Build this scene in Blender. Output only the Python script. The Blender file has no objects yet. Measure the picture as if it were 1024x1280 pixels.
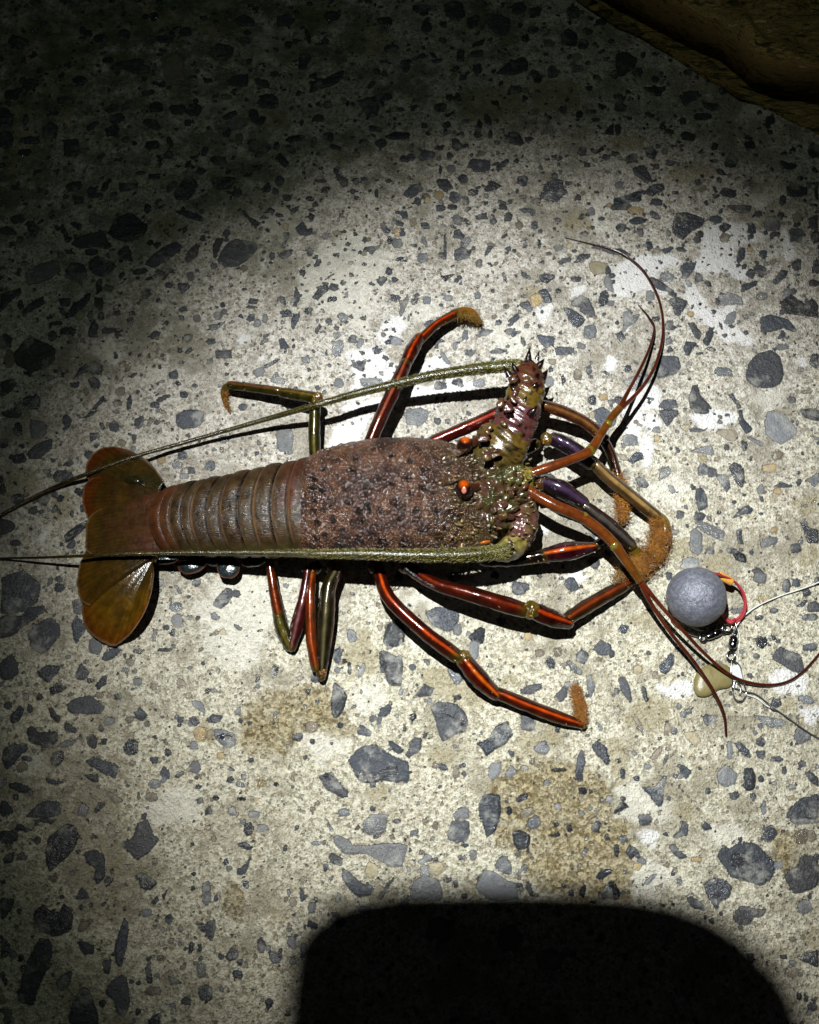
import bpy, math, random
import numpy as np
from mathutils import Vector, noise
R = math.radians
scene = bpy.context.scene

# ------------------------------------------------------------------ camera
CAM = np.array([0.0, -0.1854, 0.5706]); TILT = R(18.0); VFOV = R(52.0); TH = math.tan(VFOV/2)
cd = bpy.data.cameras.new('camera'); co = bpy.data.objects.new('camera', cd); scene.collection.objects.link(co)
co.location = CAM; co.rotation_euler = (TILT, 0, 0)
cd.sensor_fit = 'VERTICAL'; cd.angle = VFOV; cd.sensor_height = 24; cd.lens = 12/TH
cd.clip_start = 0.01; cd.clip_end = 100
scene.camera = co
FW = np.array([0, math.sin(TILT), -math.cos(TILT)]); UP = np.array([0, math.cos(TILT), math.sin(TILT)])
PX = 2*0.6*TH/1280            # metres per photo pixel at the ground below the view centre

def P(px, py, z=0.0):
    """point at height z (metres) seen at photo pixel px,py (used to survey the photograph once)"""
    d = FW + np.array([1.0, 0, 0])*((px-512)/640*TH) + UP*((640-py)/640*TH)
    t = (z-CAM[2])/d[2]
    return CAM + d*t

# ------------------------------------------------------------------ night sky
w = bpy.data.worlds.new('World'); scene.world = w; w.use_nodes = True
wn = w.node_tree.nodes; bg = wn['Background']
sk = wn.new('ShaderNodeTexSky'); sk.sky_type = 'NISHITA'; sk.sun_disc = False
sk.sun_elevation = R(-2); sk.sun_rotation = R(200)
w.node_tree.links.new(sk.outputs[0], bg.inputs[0]); bg.inputs[1].default_value = 0.045

# ------------------------------------------------------------------ the head torch
LAMP = Vector((-0.10, 0.075, 0.86))
def spot(name, energy, size, blend, target, col, rad):
    l = bpy.data.lights.new(name, 'SPOT'); l.energy = energy; l.spot_size = R(size); l.spot_blend = blend
    l.shadow_soft_size = rad; l.color = col
    o = bpy.data.objects.new(name, l); scene.collection.objects.link(o); o.location = LAMP
    o.rotation_euler = (Vector(target)-LAMP).to_track_quat('-Z', 'Y').to_euler()
    return o
_t = P(645, 722)
spot('torch_beam', 23, 41, 0.66, _t, (1.0, 0.985, 0.93), 0.0038)
spot('torch_core', 54, 35, 1.0, P(650, 705), (0.93, 0.98, 1.0), 0.0038)
spot('torch_spill', 2.0, 96, 0.8, _t, (0.84, 1.0, 0.80), 0.0038)

vs = scene.view_settings; vs.view_transform = 'Standard'; vs.look = 'None'; vs.exposure = 0; vs.gamma = 1
vs.use_curve_mapping = False

# ------------------------------------------------------------------ helpers
def link(o, parent=None):
    scene.collection.objects.link(o)
    if parent: o.parent = parent
    return o
def tag(o, label=None, cat=None, group=None, kind=None):
    if label: o['label'] = label
    if cat: o['category'] = cat
    if group: o['group'] = group
    if kind: o['kind'] = kind
    return o
def empty(name, loc, label, cat):
    o = bpy.data.objects.new(name, None); o.location = loc; o.empty_display_size = 0.02
    link(o); return tag(o, label, cat)

class NT:
    def __init__(s, name, disp=False):
        s.m = bpy.data.materials.new(name); s.m.use_nodes = True
        s.t = s.m.node_tree; s.n = s.t.nodes; s.b = s.n['Principled BSDF']
    def node(s, typ, ins=None, **kw):
        n = s.n.new('ShaderNode'+typ)
        for k, v in kw.items(): setattr(n, k, v)
        for k, v in (ins or {}).items():
            if isinstance(v, bpy.types.NodeSocket): s.t.links.new(v, n.inputs[k])
            else: n.inputs[k].default_value = v
        return n
    def attr(s, name): return s.node('Attribute', attribute_name=name)
    def math(s, op, a, b=0.0, c=None, clamp=False):
        ins = {0: a, 1: b}
        if c is not None: ins[2] = c
        return s.node('Math', ins, operation=op, use_clamp=clamp).outputs[0]
    def step(s, v, lo, hi):
        return s.node('MapRange', {0: v, 1: lo, 2: hi, 3: 0.0, 4: 1.0}, interpolation_type='SMOOTHSTEP').outputs[0]
    def lin(s, v, lo, hi, a, b):
        return s.node('MapRange', {0: v, 1: lo, 2: hi, 3: a, 4: b}).outputs[0]
    def mix(s, f, a, b, mode='MIX'):
        n = s.n.new('ShaderNodeMix'); n.data_type = 'RGBA'; n.blend_type = mode
        for i, v in ((0, f), (6, a), (7, b)):
            if isinstance(v, bpy.types.NodeSocket): s.t.links.new(v, n.inputs[i])
            else: n.inputs[i].default_value = v if i == 0 else (*v, 1) if len(v) == 3 else v
        return n.outputs[2]
    def noise(s, scale, detail=3, rough=0.5, vec=None, dist=0.0):
        n = s.node('TexNoise', {'Scale': scale, 'Detail': detail, 'Roughness': rough, 'Distortion': dist})
        s.t.links.new(vec if vec is not None else s.pos(), n.inputs['Vector']); return n
    def vor(s, scale, vec=None, feature='F1', rnd=1.0):
        n = s.node('TexVoronoi', {'Scale': scale, 'Randomness': rnd}, feature=feature)
        s.t.links.new(vec if vec is not None else s.pos(), n.inputs['Vector']); return n
    def pos(s):
        if not hasattr(s, '_p'): s._p = s.node('TexCoord').outputs['Object']
        return s._p
    def set(s, **kw):
        for k, v in kw.items():
            k = {'col': 'Base Color', 'rough': 'Roughness', 'metal': 'Metallic', 'nor': 'Normal', 'coat': 'Coat Weight',
                 'coatr': 'Coat Roughness', 'spec': 'Specular IOR Level', 'sss': 'Subsurface Weight', 'trans': 'Transmission Weight',
                 'alpha': 'Alpha', 'ior': 'IOR', 'coatn': 'Coat Normal'}[k]
            if isinstance(v, bpy.types.NodeSocket): s.t.links.new(v, s.b.inputs[k])
            else: s.b.inputs[k].default_value = (*v, 1) if isinstance(v, tuple) and len(v) == 3 else v
        return s.m
    def bump(s, h, dist, strength=1.0, nor=None):
        n = s.node('Bump', {'Height': h, 'Distance': dist, 'Strength': strength})
        if nor is not None: s.t.links.new(nor, n.inputs['Normal'])
        return n.outputs[0]

def mesh_from(name, V, F, mats, cols=None, midx=None, parent=None, smooth=True):
    me = bpy.data.meshes.new(name); me.from_pydata([tuple(v) for v in V], [], F)
    for m in (mats if isinstance(mats, (list, tuple)) else [mats]): me.materials.append(m)
    if midx is not None: me.polygons.foreach_set('material_index', midx)
    if smooth: me.polygons.foreach_set('use_smooth', [True]*len(me.polygons))
    if cols is not None:
        a = me.color_attributes.new('Col', 'FLOAT_COLOR', 'POINT')
        c = np.ones((len(V), 4), np.float32); c[:, :3] = np.array(cols, np.float32)[:, :3]
        a.data.foreach_set('color', c.ravel())
    me.update()
    o = bpy.data.objects.new(name, me); link(o, parent); return o
# ------------------------------------------------------------------ the concrete: exposed stones surveyed tile by tile
# each tile holds its own photo origin; coordinates are quarter photo pixels. 'e' x y rx ry angle = rounded stone, otherwise an outline.
# first letter: d dark, w wet dark, g mid grey, b brown, y ochre, W white paste, p pale mortar, s damp stain
STONES = {
(0,0): """de250 650 45 45;d320,690 390,690 395,740 445,735 420,760 315,785;de640 320 90 22 -12;be870 340 60 80;d590,910 690,912 690,940 595,960;de365 930 45 22 -15
de560 540 35 22 -20;de585 590 45 28 -25;de560 650 40 25 -20;de640 530 45 18 -20;de740 460 40 15 -10;de780 530 40 30 10;de890 545 45 28 -5;de970 545 40 35;de760 620 50 25 20;de760 725 40 25;de848 708 15 30 -25
d870,960 940,870 995,920 940,1000 880,1000;de20 590 45 55;de25 700 45 45;de150 700 50 22;de690 340 60 30;de930 160 35 25;de500 190 40 22;de440 165 25 18;de770 880 35 15;de1005 855 25 20;de250 540 50 20 45;de460 625 40 18 -40;de525 930 18 30 20;de480 975 35 14;de320 500 40 20;de540 300 30 18;de150 420 45 30;de80 200 40 30;de620 170 30 30;de400 400 40 25;de60 470 40 30;de770 75 25 18;de820 190 50 22;de120 760 35 20;de500 785 16 14;se260 240 260 200;se700 100 300 120;se100 760 90 120;se200 500 220 120""",
(256,0): """d90,420 150,375 220,365 215,430 160,430;de200 200 28 20;de90 260 60 45;de415 225 22 25;d475,260 510,245 535,290 500,350 465,345;de515 180 12 45 -15;d520,465 545,410 640,370 700,350 690,395 620,435 560,450;de320 505 58 42;de285 410 45 20 20
d760,500 850,480 930,462 945,490 870,505 865,580 810,585;de570 590 25 22;de615 520 25 18 -30;de245 575 28 38;de280 600 30 18 -40;ge155 620 50 30;de125 575 45 15 -25;de110 660 22 28;be170 695 20 30;d225,690 265,700 270,740 225,760;de290 750 55 20 -40;d345,790 375,758 425,815 405,840
de70 800 45 25;be145 830 40 22 -10;d25,885 160,885 130,945 55,945;de163 965 28 22 -20;d285,940 320,905 335,950 300,975;de375 905 25 25;d655,860 720,895 715,930 690,935 660,895;de755 905 18 18;de795 900 20 18;de580 903 35 9;de600 945 25 15 -20;de740 955 16 13;de860 965 10 25;d990,970 1024,925 1024,990;de525 990 22 12
de455 690 60 18 -10;de430 745 30 15 40;de620 680 28 28;de655 735 35 12 15;de545 710 14 28 10;de850 640 40 14 15;d890,685 950,655 1024,660 1024,695 960,700;de975 545 25 12;de1000 325 25 35 -30;be705 200 30 45;de935 240 40 18 -10;de470 465 15 14;be935 775 45 12;de1000 790 25 18;de15 400 25 14;de255 835 40 12 -15;de400 100 50 30;be110 480 30 14;de200 100 60 30;de640 80 40 30;de900 100 40 22;se820 180 130 110;se560 70 130 60;pe330 230 110 110;pe60 520 90 80;se360 590 80 60;se80 100 150 100""",
(512,0): """d170,20 220,0 265,10 280,80 240,105 190,80;d285,95 345,70 360,110 300,145;d385,100 440,60 505,90 490,170 450,180 400,140;de550 35 35 35;de630 55 35 25;d310,235 330,205 380,190 365,225;de340 265 35 20;de255 275 22 35;d425,370 490,310 570,280 595,310 595,350 510,378;de85 135 30 28;de170 120 22 15;de340 345 25 30;de270 385 18 14;de140 300 32 10
be465 220 25 14;be700 215 30 18;de460 275 22 22;de580 190 22 22;de620 150 30 18;de800 190 45 50;de870 220 30 25;de890 155 30 14 15;de820 60 35 30;de715 360 28 35;de840 340 35 18;de640 400 20 16;de530 445 32 22;d215,505 240,455 270,510 255,525;de155 538 35 25;de185 625 22 20 -30;de345 645 16 48 12;d370,580 390,562 412,600 410,630 375,610;de405 670 12 22;de770 545 22 22;de850 570 20 20
d470,705 500,655 540,655 575,710 560,725;d210,700 235,690 268,730 240,760 212,740;d40,785 70,745 130,760 120,790 60,805;d295,820 310,788 405,798 400,850 325,860;d432,830 480,790 500,795 490,820 440,862;de200 775 14 18;ge210 840 22 20;de155 848 8 24;de865 755 25 25;d970,670 1024,615 1024,680;d920,765 965,728 975,750 930,770;de985 785 22 14
d0,920 50,918 70,950 10,990 0,990;d130,895 190,890 225,940 180,960 145,935;de270 890 25 25;de230 985 35 30;d370,945 405,897 465,925 440,945 385,960;de567 900 28 28;d645,980 680,915 735,888 770,900 778,965 740,1010 690,1000;de320 960 30 18;de40 1005 20 20;ye150 975 25 22;ye90 1000 15 18;de745 820 10 10;de505 1005 12 12;be605 862 14 10;de280 1000 18 25;de540 955 8 12;de465 1010 18 10;de900 440 18 16;de60 40 50 25;de960 110 30 20;de930 600 25 10;se720 470 150 90;se400 520 200 100""",
(768,0): """d5,270 60,258 118,290 95,350 40,385 10,380;de115 360 32 25;d130,435 240,432 240,480 200,480;d325,490 370,450 425,450 420,490 350,530;d440,505 520,515 530,545 490,558 450,535;de440 580 50 20 -5;de345 605 20 20;d330,670 355,652 410,675 400,705 340,698;d145,740 190,730 215,760 200,800 160,780;de85 795 35 22 -30;d90,840 145,822 190,895 165,922 110,880;d155,955 175,930 240,918 255,945 190,985
d525,965 545,940 590,945 612,970 600,990 545,980;de680 725 30 22;d550,815 580,760 620,800 605,835 560,835;d640,915 680,893 720,920 700,935;d860,935 900,918 970,935 965,975 880,985;de880 830 40 18;d1000,940 1024,920 1024,1000 1005,990;de30 535 32 26;de210 1010 35 18;be255 755 16 16;be430 940 40 18;de525 900 14 18;d0,985 60,975 130,950 140,1005 0,1024;de305 963 20 10;de370 360 22 18;de210 268 20 9;de145 275 14 18;de280 300 12 9;de550 445 30 20;de780 600 30 22;de18 650 15 30;de895 640 18 10;de1000 750 30 40;de845 1000 20 25;de20 480 25 14;de245 632 16 14;de275 655 25 14;de205 395 20 18;pe550 890 55 28;pe780 940 50 30;pe720 1000 50 30;pe680 560 70 40;pe330 320 60 30;se60 720 110 60;se380 860 140 60""",
(0,256): """d350,195 390,160 520,130 540,180 530,215 400,220;d545,120 580,60 650,35 700,70 740,100 720,150 630,185 560,165;d585,240 630,195 660,240 655,280 600,270;g445,60 470,40 540,75 530,100 450,95;d440,290 480,250 575,290 560,330 500,360 450,330;d325,330 350,290 420,295 435,350 400,385 340,370;g120,340 200,290 290,270 305,330 190,395 140,390;d720,300 770,240 880,180 915,205 840,270 770,315;d870,30 920,25 1020,65 1010,80 930,60;d920,265 940,230 980,192 1005,200 985,260 940,290
d130,80 170,80 195,120 180,155 145,150;de90 70 40 22 -10;de40 130 40 25;d295,110 315,90 345,175 325,178;d0,450 50,430 100,410 105,440 40,490 0,540;d100,540 150,490 215,452 225,490 150,535;d320,570 350,510 450,432 450,470 380,550;de495 490 28 34;de495 405 15 40;de325 485 30 25;d440,660 450,600 470,570 490,600 490,665;de540 628 35 18;de260 655 24 28;de700 330 40 18 -10;de805 340 35 14 25;de740 435 14 22 -30;de845 403 22 14;d885,390 930,392 912,450;de505 555 18 22
d65,740 120,670 160,658 280,720 275,775 230,815 150,840 80,800;d365,870 400,810 450,782 518,800 510,848 430,835;de470 890 28 35 -35;de25 680 40 38;d0,880 60,865 85,890 60,930 0,960;d60,1024 130,955 200,960 195,1024;d455,1024 520,945 515,985 480,1024;de645 985 12 35 5;be605 930 22 22;be580 990 18 20;be430 930 14 20;de810 970 35 12 -25;de920 950 22 18;de375 900 25 14;de350 235 30 10 15;de775 650 30 18 -30;de660 540 20 12;de100 175 18 20;de985 325 12 7;be45 770 30 50;ge985 565 20 20;de690 365 14 10;be540 415 30 20;be630 800 30 8 40;de285 590 30 12;de340 630 45 18;de455 235 35 18;de535 200 20 20;de120 290 20 14;se850 110 120 60;pe530 740 80 50;pe780 860 50 40""",
(256,256): """d60,280 100,200 160,165 250,185 265,215 220,270 160,310 110,310;d38,215 60,165 95,160 60,260 45,265;d185,30 200,25 220,60 280,90 255,122 225,85 190,50;d290,40 330,8 350,25 345,42;d450,115 490,78 510,110 500,150 475,150;d390,135 425,135 402,195;d365,250 400,228 440,218 435,250 390,272;de338 255 16 22;d875,95 890,88 930,125 925,142 895,138;d940,60 998,90 990,110 955,100;d970,35 1010,30 1020,60 990,70;d810,210 880,200 895,185 870,215 835,250 815,230;ge962 192 26 26;ye965 135 20 25;de925 175 12 20;de658 250 18 9;de775 237 11 9;de490 335 18 14
d535,460 570,405 615,395 620,425 590,450 565,478;g590,375 645,340 650,345 610,372;de645 470 18 14;d855,375 890,355 915,370 885,410;de922 332 18 22;de948 375 14 16;g970,540 990,490 1015,440 1024,470 985,560;g665,545 690,535 725,560 700,590 680,580;de240 480 28 14;de235 510 35 8;de460 455 14 42;d440,550 475,535 470,580 445,625 430,610;de620 580 22 16 25;d370,670 395,665 430,715 378,722;g640,690 665,675 695,685 690,725 655,765 640,740;d50,728 135,722 132,750 140,768 60,770;d285,820 290,800 370,768 380,775 330,805
ge362 877 38 20 10;d725,805 760,780 808,785 795,835;g775,880 880,865 895,885 830,910 790,905;de905 765 20 12 30;g925,680 950,655 985,670 980,700 940,700;ge505 775 22 20;ge670 890 25 25;de565 915 14 12;de288 690 9 16 20;ge45 610 25 18;ge742 670 20 25;ge778 690 14 28 20;de790 742 12 12;de858 712 10 9;de792 568 16 10;ge65 550 25 22;de190 1010 25 20;ge710 447 9 16;de525 235 18 22;be662 137 22 14;de822 778 9 7
W850,640 890,590 940,555 970,570 995,610 985,640 940,670 900,695 860,680;W160,670 200,640 240,655 215,690 170,700;We282 768 22 18;W700,730 800,735 850,730 850,770 1000,790 960,870 820,860 800,820 760,775 710,770;p500,320 560,240 700,150 780,140 900,230 900,330 880,450 800,600 730,590 600,520 500,450 480,380;pe370 90 90 90;W690,1010 740,985 880,960 880,1000 800,1024 700,1024""",
(512,256): """d225,225 262,210 308,235 300,262 228,280;d375,260 395,200 425,205 400,240;de178 210 8 65;d220,125 250,118 278,155 265,172 225,160;d330,55 385,35 397,70 340,75;d475,50 495,30 518,45 510,82 475,82;de467 10 22 16;de625 103 18 22;be550 100 22 22;de420 80 18 16;d545,20 600,15 640,25 570,40;be18 85 18 22;de80 103 25 16 20;de495 220 14 14;de650 195 10 28;d717,212 735,198 772,203 765,225 735,230;d815,290 850,245 910,245 900,265 860,285;o900,290 930,280 990,290 985,340 930,350 905,330;d650,345 735,350 690,395 660,385;d645,430 680,418 715,485 680,492 655,465
de745 430 16 14;d805,480 860,448 900,470 920,510 930,560 900,560 850,530 860,510 810,500;d768,515 790,510 885,575 835,618 800,580;ge905 635 35 40;d635,645 725,660 725,690 680,718 655,690;d722,715 755,706 825,715 822,740 735,752;ge860 705 22 16 20;d155,350 235,340 180,385;de475 360 8 28 -20;de835 370 30 16;g975,400 985,345 1010,370 1024,440 990,420;d490,580 540,540 555,565 520,598;g330,650 380,620 425,625 410,640 345,662;ge505 632 28 14;d400,740 440,712 475,725 470,742;ge195 465 25 18;d5,475 50,460 30,500 10,495;ge88 475 22 22;de485 508 16 12;ge600 520 20 18;ge280 650 16 28;ge228 705 12 20;g150,740 170,730 210,795 190,795;d125,905 150,880 190,890 170,920;ge245 890 30 12 30;ge345 890 35 25
de898 825 16 25;be842 848 24 30;d757,860 770,848 785,875 765,905;ge700 885 25 28;be715 785 20 18;de915 975 20 25;ge1010 985 18 16;be500 480 12 10;ge340 450 18 22;ge65 265 28 28;ge348 290 18 24;de725 120 9 10;de655 130 12 9;ge240 75 25 30;de155 15 25 20;de215 10 25 15;d905,215 930,197 1024,220 1024,245 960,225;de970 470 25 45 20;ge1010 490 18 14;de320 213 10 12;de475 155 18 8 -30;ge75 180 12 35 -20
W800,460 820,410 870,400 890,420 870,450 830,470;W630,520 700,490 725,500 700,560 660,590 635,570;W50,800 100,760 160,755 200,800 190,820 40,835;W980,790 1000,765 1024,770 1024,830 990,825;p360,600 500,590 600,600 600,700 500,740 400,700;pe400 300 60 60;y600,460 650,440 670,480 610,520;s560,430 650,395 680,480 610,520 560,500;s755,80 800,30 860,25 900,60 935,130 850,140 780,130;ge910 35 22 22;pe80 540 90 50;ye970 960 25 20;pe960 60 60 90""",
(768,256): """d290,130 310,40 360,35 455,70 440,105 380,140 345,175 305,155;d70,80 110,55 170,70 150,90 90,97;de35 113 30 24;b525,165 545,135 585,150 570,185 535,185;de557 108 20 20;de430 145 18 20;de688 122 22 25;de510 70 35 20;d560,0 690,0 680,35 640,42 590,20;de35 5 60 20;ge790 95 45 40;be918 65 28 28;de910 150 38 38;d970,65 1024,45 1024,135 985,120;de1010 160 25 30;d610,280 630,210 655,215 655,260 625,292;de745 247 20 25;ye680 222 16 12;d330,305 360,285 410,285 405,315 370,365 340,370;d695,325 715,295 765,320 750,340 710,347;de912 303 28 24
d790,390 830,325 870,330 860,360 815,397;d990,320 1000,275 1024,270 1024,345 990,335;d635,395 690,385 720,378 710,405 640,438;d165,370 190,358 305,430 290,437 215,420;d0,220 30,215 85,250 70,260 0,245;ge265 360 38 24;de425 362 22 24;d270,480 310,458 372,485 350,520 330,555 300,550 295,515;g525,450 570,435 640,460 650,500 600,495 560,500 530,500;g550,590 570,540 610,525 610,565 590,595;d835,490 880,435 920,470 960,495 990,460 1024,500 1024,570 930,550 840,540;d728,560 780,545 870,570 915,630 900,635 850,615 735,640;g30,655 50,580 45,535 80,530 100,580 60,625
d365,590 400,585 440,640 425,672 405,665;de472 660 22 45 20;d345,715 360,680 420,690 380,750 360,755;ge180 455 24 30;d185,830 190,790 240,750 320,755 335,810 310,845 220,870;d655,860 670,790 720,740 780,722 830,760 850,850 830,895 780,915 700,910;ge550 835 50 28;d375,990 390,900 415,900 430,950 480,1000 490,1024 385,1024;d570,950 595,940 640,1010 620,1024;g40,880 100,850 190,850 200,880 100,920;de68 818 22 18 -20;de25 975 25 20;d220,1010 250,970 310,975 320,1010 280,1024;de890 975 22 16;be960 935 30 10;d975,790 990,745 1024,745 1024,820 990,810;ge840 710 35 16
de555 652 14 11;de430 495 10 9;be215 225 20 14;d235,220 290,205 300,215 255,250;de335 220 28 12 15;de205 50 30 18 35;be140 108 14 12;ge280 600 22 28;be795 285 22 12 -45;ge740 455 30 22;ye385 545 18 14;de275 140 12 18;de210 570 20 14;de1000 390 30 18;W330,350 390,390 450,480 520,520 600,500 560,600 660,640 700,680 690,715 620,700 540,690 480,600 400,560 370,490;W0,270 180,245 340,270 320,300 210,340 200,420 340,440 250,450 160,420 60,470 0,440
W430,120 620,70 760,160 680,190 600,230 600,300 700,350 600,380 540,330 500,350 410,340 400,280 440,250;W40,930 130,900 220,900 230,1000 150,1024 60,980;W905,780 940,760 980,800 960,830 920,820;W840,130 870,150 900,260 860,280 840,200;p680,930 800,920 870,960 850,1024 690,1024;ye110 25 45 20""",
(0,512): """d0,540 70,560 75,600 0,630;de90 100 25 35;d130,220 180,175 260,140 260,190 200,245 150,250;de100 245 38 30;d310,280 345,242 370,265 350,285;ge190 95 50 50;de335 60 25 35;d400,45 450,10 495,0 460,30;d545,65 570,48 600,80 580,112 550,105;de510 80 12 22 -20;d670,45 720,25 715,80 690,100 672,80;d445,115 495,113 480,145 450,160;d655,120 685,125 665,175;d880,30 930,0 1020,10 1010,70 970,95 930,90 915,100 885,80;be605 162 22 20;de912 228 24 20;ye806 248 22 25;d935,290 965,285 980,325;ge885 275 25 18;ge920 330 25 16;ge665 195 18 16
de440 225 22 22;w365,410 385,390 420,400 410,440;w320,630 360,595 440,550 430,590 370,640 330,670;se310 480 60 65;de78 668 28 18;de215 445 35 40;de90 450 35 30;de270 425 20 16;de320 330 55 35;d0,840 120,800 205,880 190,960 130,1010 60,1024 0,1024;de300 890 28 22;de295 848 22 14 30;g360,960 410,940 415,1024 370,1024;de175 1005 60 22 -10;ge790 865 30 28;de985 870 22 14;g870,880 890,880 915,925 890,920;g845,975 880,962 912,975 895,1005 865,1008;de60 20 60 20;de20 170 25 25;be755 55 18 14;de10 400 20 30;W190,650 240,590 250,600 210,665;de360 520 10 20;se100 380 120 90""",
(768,512): """d225,0 325,0 310,35 262,85 235,40;de440 5 40 18;ge210 98 20 16;de415 102 40 9;b505,115 530,98 600,95 622,130 605,158 560,150;d620,0 640,0 650,50 695,95 660,125 630,85;g660,140 690,135 750,165 740,182 710,170;g750,60 765,10 800,5 850,25 920,110 880,150 835,175 790,150 755,120;d920,0 1024,0 1024,60 960,45;ye215 142 16 16;g380,210 490,175 505,225 460,225;d65,255 110,210 140,215 150,245 90,275;g222,360 235,290 270,283 290,310 255,340;d105,340 130,333 175,370 165,392 125,385;d420,330 425,275 445,262 490,300 480,320;d572,290 605,258 650,295 655,355 640,390 615,370
d505,325 570,322 583,380 560,418 535,370;d405,440 410,395 440,390 468,440 465,490 420,510;de427 530 32 24;d590,545 640,490 670,475 698,495 690,520 640,525;d795,382 840,358 895,378 890,388;ge735 400 20 25;de740 445 10 16 -20;de928 358 12 14;g960,350 1024,310 1024,370 1000,390;de330 525 22 24;d265,630 300,570 295,600 325,600 320,622;g400,560 430,555 560,610 545,660 500,640 460,620;ge410 660 38 75;d608,600 640,598 640,630 648,675 620,670;de482 703 22 20;w578,705 600,690 660,730 665,770 610,755;g730,660 750,640 825,640 810,670 740,690
de910 690 28 28;d930,560 960,555 975,590 1024,600 1024,670 970,670 950,620;d690,800 720,788 765,830 740,838 700,820;ge730 840 40 30;de863 885 22 35;de910 865 22 24;de963 916 24 20;d910,985 950,948 970,955 950,985;de1000 985 35 30;de800 1005 20 16;ye755 948 38 24;de275 830 18 20;be208 835 18 14;g570,1000 660,985 670,1010 600,1024;be820 230 30 25;ye780 290 40 20;de563 188 14 16;ge80 150 40 28;ye820 410 20 18;ye802 600 20 16;de735 520 12 9;ge380 770 50 35;se320 700 70 80;se520 750 70 50;se970 480 60 60;se980 740 50 60
W100,60 190,10 240,80 200,110 150,100;W350,20 500,0 620,20 610,70 520,90 480,110 400,60;We165 200 25 90;pe270 400 90 80""",
(0,768): """d135,100 190,40 260,18 300,60 300,110 230,190 200,195 155,165;d0,0 200,0 150,40 60,110 0,120;d355,40 380,0 410,30 430,80 380,148 365,120;d180,285 230,252 305,255 290,290 245,345 195,310;d370,310 405,240 450,290 425,325 400,332;d245,370 290,338 335,372 285,398 250,398;d0,240 60,190 90,240 95,290 50,330 0,320;d330,450 370,420 450,402 525,465 500,500 430,500 345,490;ge480 160 35 40;d505,225 520,190 580,165 605,180 580,210 530,235;d475,355 510,305 537,312 530,350 490,378;d240,470 260,465 305,520 290,545 255,515
d130,575 160,555 195,590 290,585 290,630 250,675 140,640;d5,720 20,670 70,640 130,665 100,710 30,780;d320,570 325,535 390,580 380,597 330,588;d55,545 50,505 100,452 122,475 100,530;de462 637 28 38 -10;de655 665 40 42;d250,740 270,690 320,678 318,730 285,765;d430,735 460,715 510,725 570,745 595,765 575,825 520,800 450,760;d410,795 490,800 490,840 440,825;d225,815 325,835 280,858 240,845;d40,845 90,838 170,885 110,895 50,870;d120,1015 180,955 240,930 295,935 305,1000 240,1020;d0,935 40,935 70,990 20,1015 0,1000;b525,890 560,890 620,930 575,952;d465,990 490,945 525,932 520,960 480,995
ge415 980 30 35;be345 875 28 20;be108 762 28 28;be760 912 30 26;ge773 848 30 28;d797,790 820,752 850,790 845,825 810,820;de770 728 22 18;de840 690 18 20;de898 802 25 12 -35;ge975 765 32 35;ge970 655 22 22;d670,485 710,470 738,505 710,538 680,520;d945,515 975,508 1000,540 975,565 950,545;g955,430 1010,435 1024,470 1024,500 970,465;de590 412 24 20;g515,540 540,512 580,520 575,540 525,560;de692 185 28 14;de820 178 40 8;ge688 338 25 20;be905 345 24 25;b865,55 880,15 915,0 900,50 880,68;de830 66 20 14;de862 90 14 20;be770 362 16 20;ge770 110 12 25
be650 240 20 20;be498 405 20 20;be545 405 14 14;de38 457 22 20;de148 470 16 22;de197 412 16 18;g280,660 350,625 370,650 320,668;de520 635 18 18;de80 915 16 16;de122 720 16 14;de450 330 18 14;oe943 408 20 16;oe658 600 16 14;be662 745 18 14;be650 527 22 18;be130 410 16 22;ye1000 600 35 40;de672 285 14 12;pe180 740 70 60;pe860 960 150 90""",
(256,768): """w890,130 905,60 960,20 1005,60 1000,140 960,165 900,155;d870,190 900,180 995,230 985,360 925,355 900,290;we890 235 18 50 -15;we950 335 16 20;w645,340 660,345 718,410 700,470 665,520 640,510;d315,285 350,252 370,265 365,300 345,322;d860,530 880,470 920,445 938,470 925,495 885,515 870,580;d762,600 775,545 835,585 825,612;d710,730 780,660 860,650 910,690 1024,740 1024,850 760,830;w755,800 790,775 860,800 900,760 965,745 970,800 900,820 860,840 770,835;d565,810 635,785 660,830 720,885 715,915 685,920 610,880;we620 810 26 20
d5,525 40,495 90,505 75,540 25,545;g40,580 60,570 150,600 150,660 100,668 50,620;we100 612 40 18;de465 613 32 22;ge735 105 24 36 -15;we724 268 9 36;ge785 280 16 40 20;de665 205 22 42;de680 555 16 16;d915,640 930,630 1000,680 975,702 940,680;d1000,700 1024,660 1024,725;oe290 712 16 14;de230 728 16 14;ye80 708 18 20;ye285 845 24 20;we357 850 12 12;we55 918 18 14;we185 923 25 9;d0,980 30,950 35,985 0,1010;ge135 985 22 26;ge245 1000 30 18;ge695 990 28 24;ge870 1010 50 14;de560 320 35 25;de165 65 25 10 30;ge195 815 14 18;ge45 380 16 12;ge175 850 25 14 30;be535 565 35 30;de1000 575 9 16
S165,640 190,520 240,440 350,390 500,350 600,370 640,380 680,520 740,560 740,600 600,590 480,590 450,650 400,720 300,690 220,690;s760,860 960,860 950,920 830,935 780,910;se770 200 80 150;se15 600 30 60;p480,590 720,600 700,700 560,740;p740,380 860,310 900,420 780,520;pe150 130 160 160""",
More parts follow.
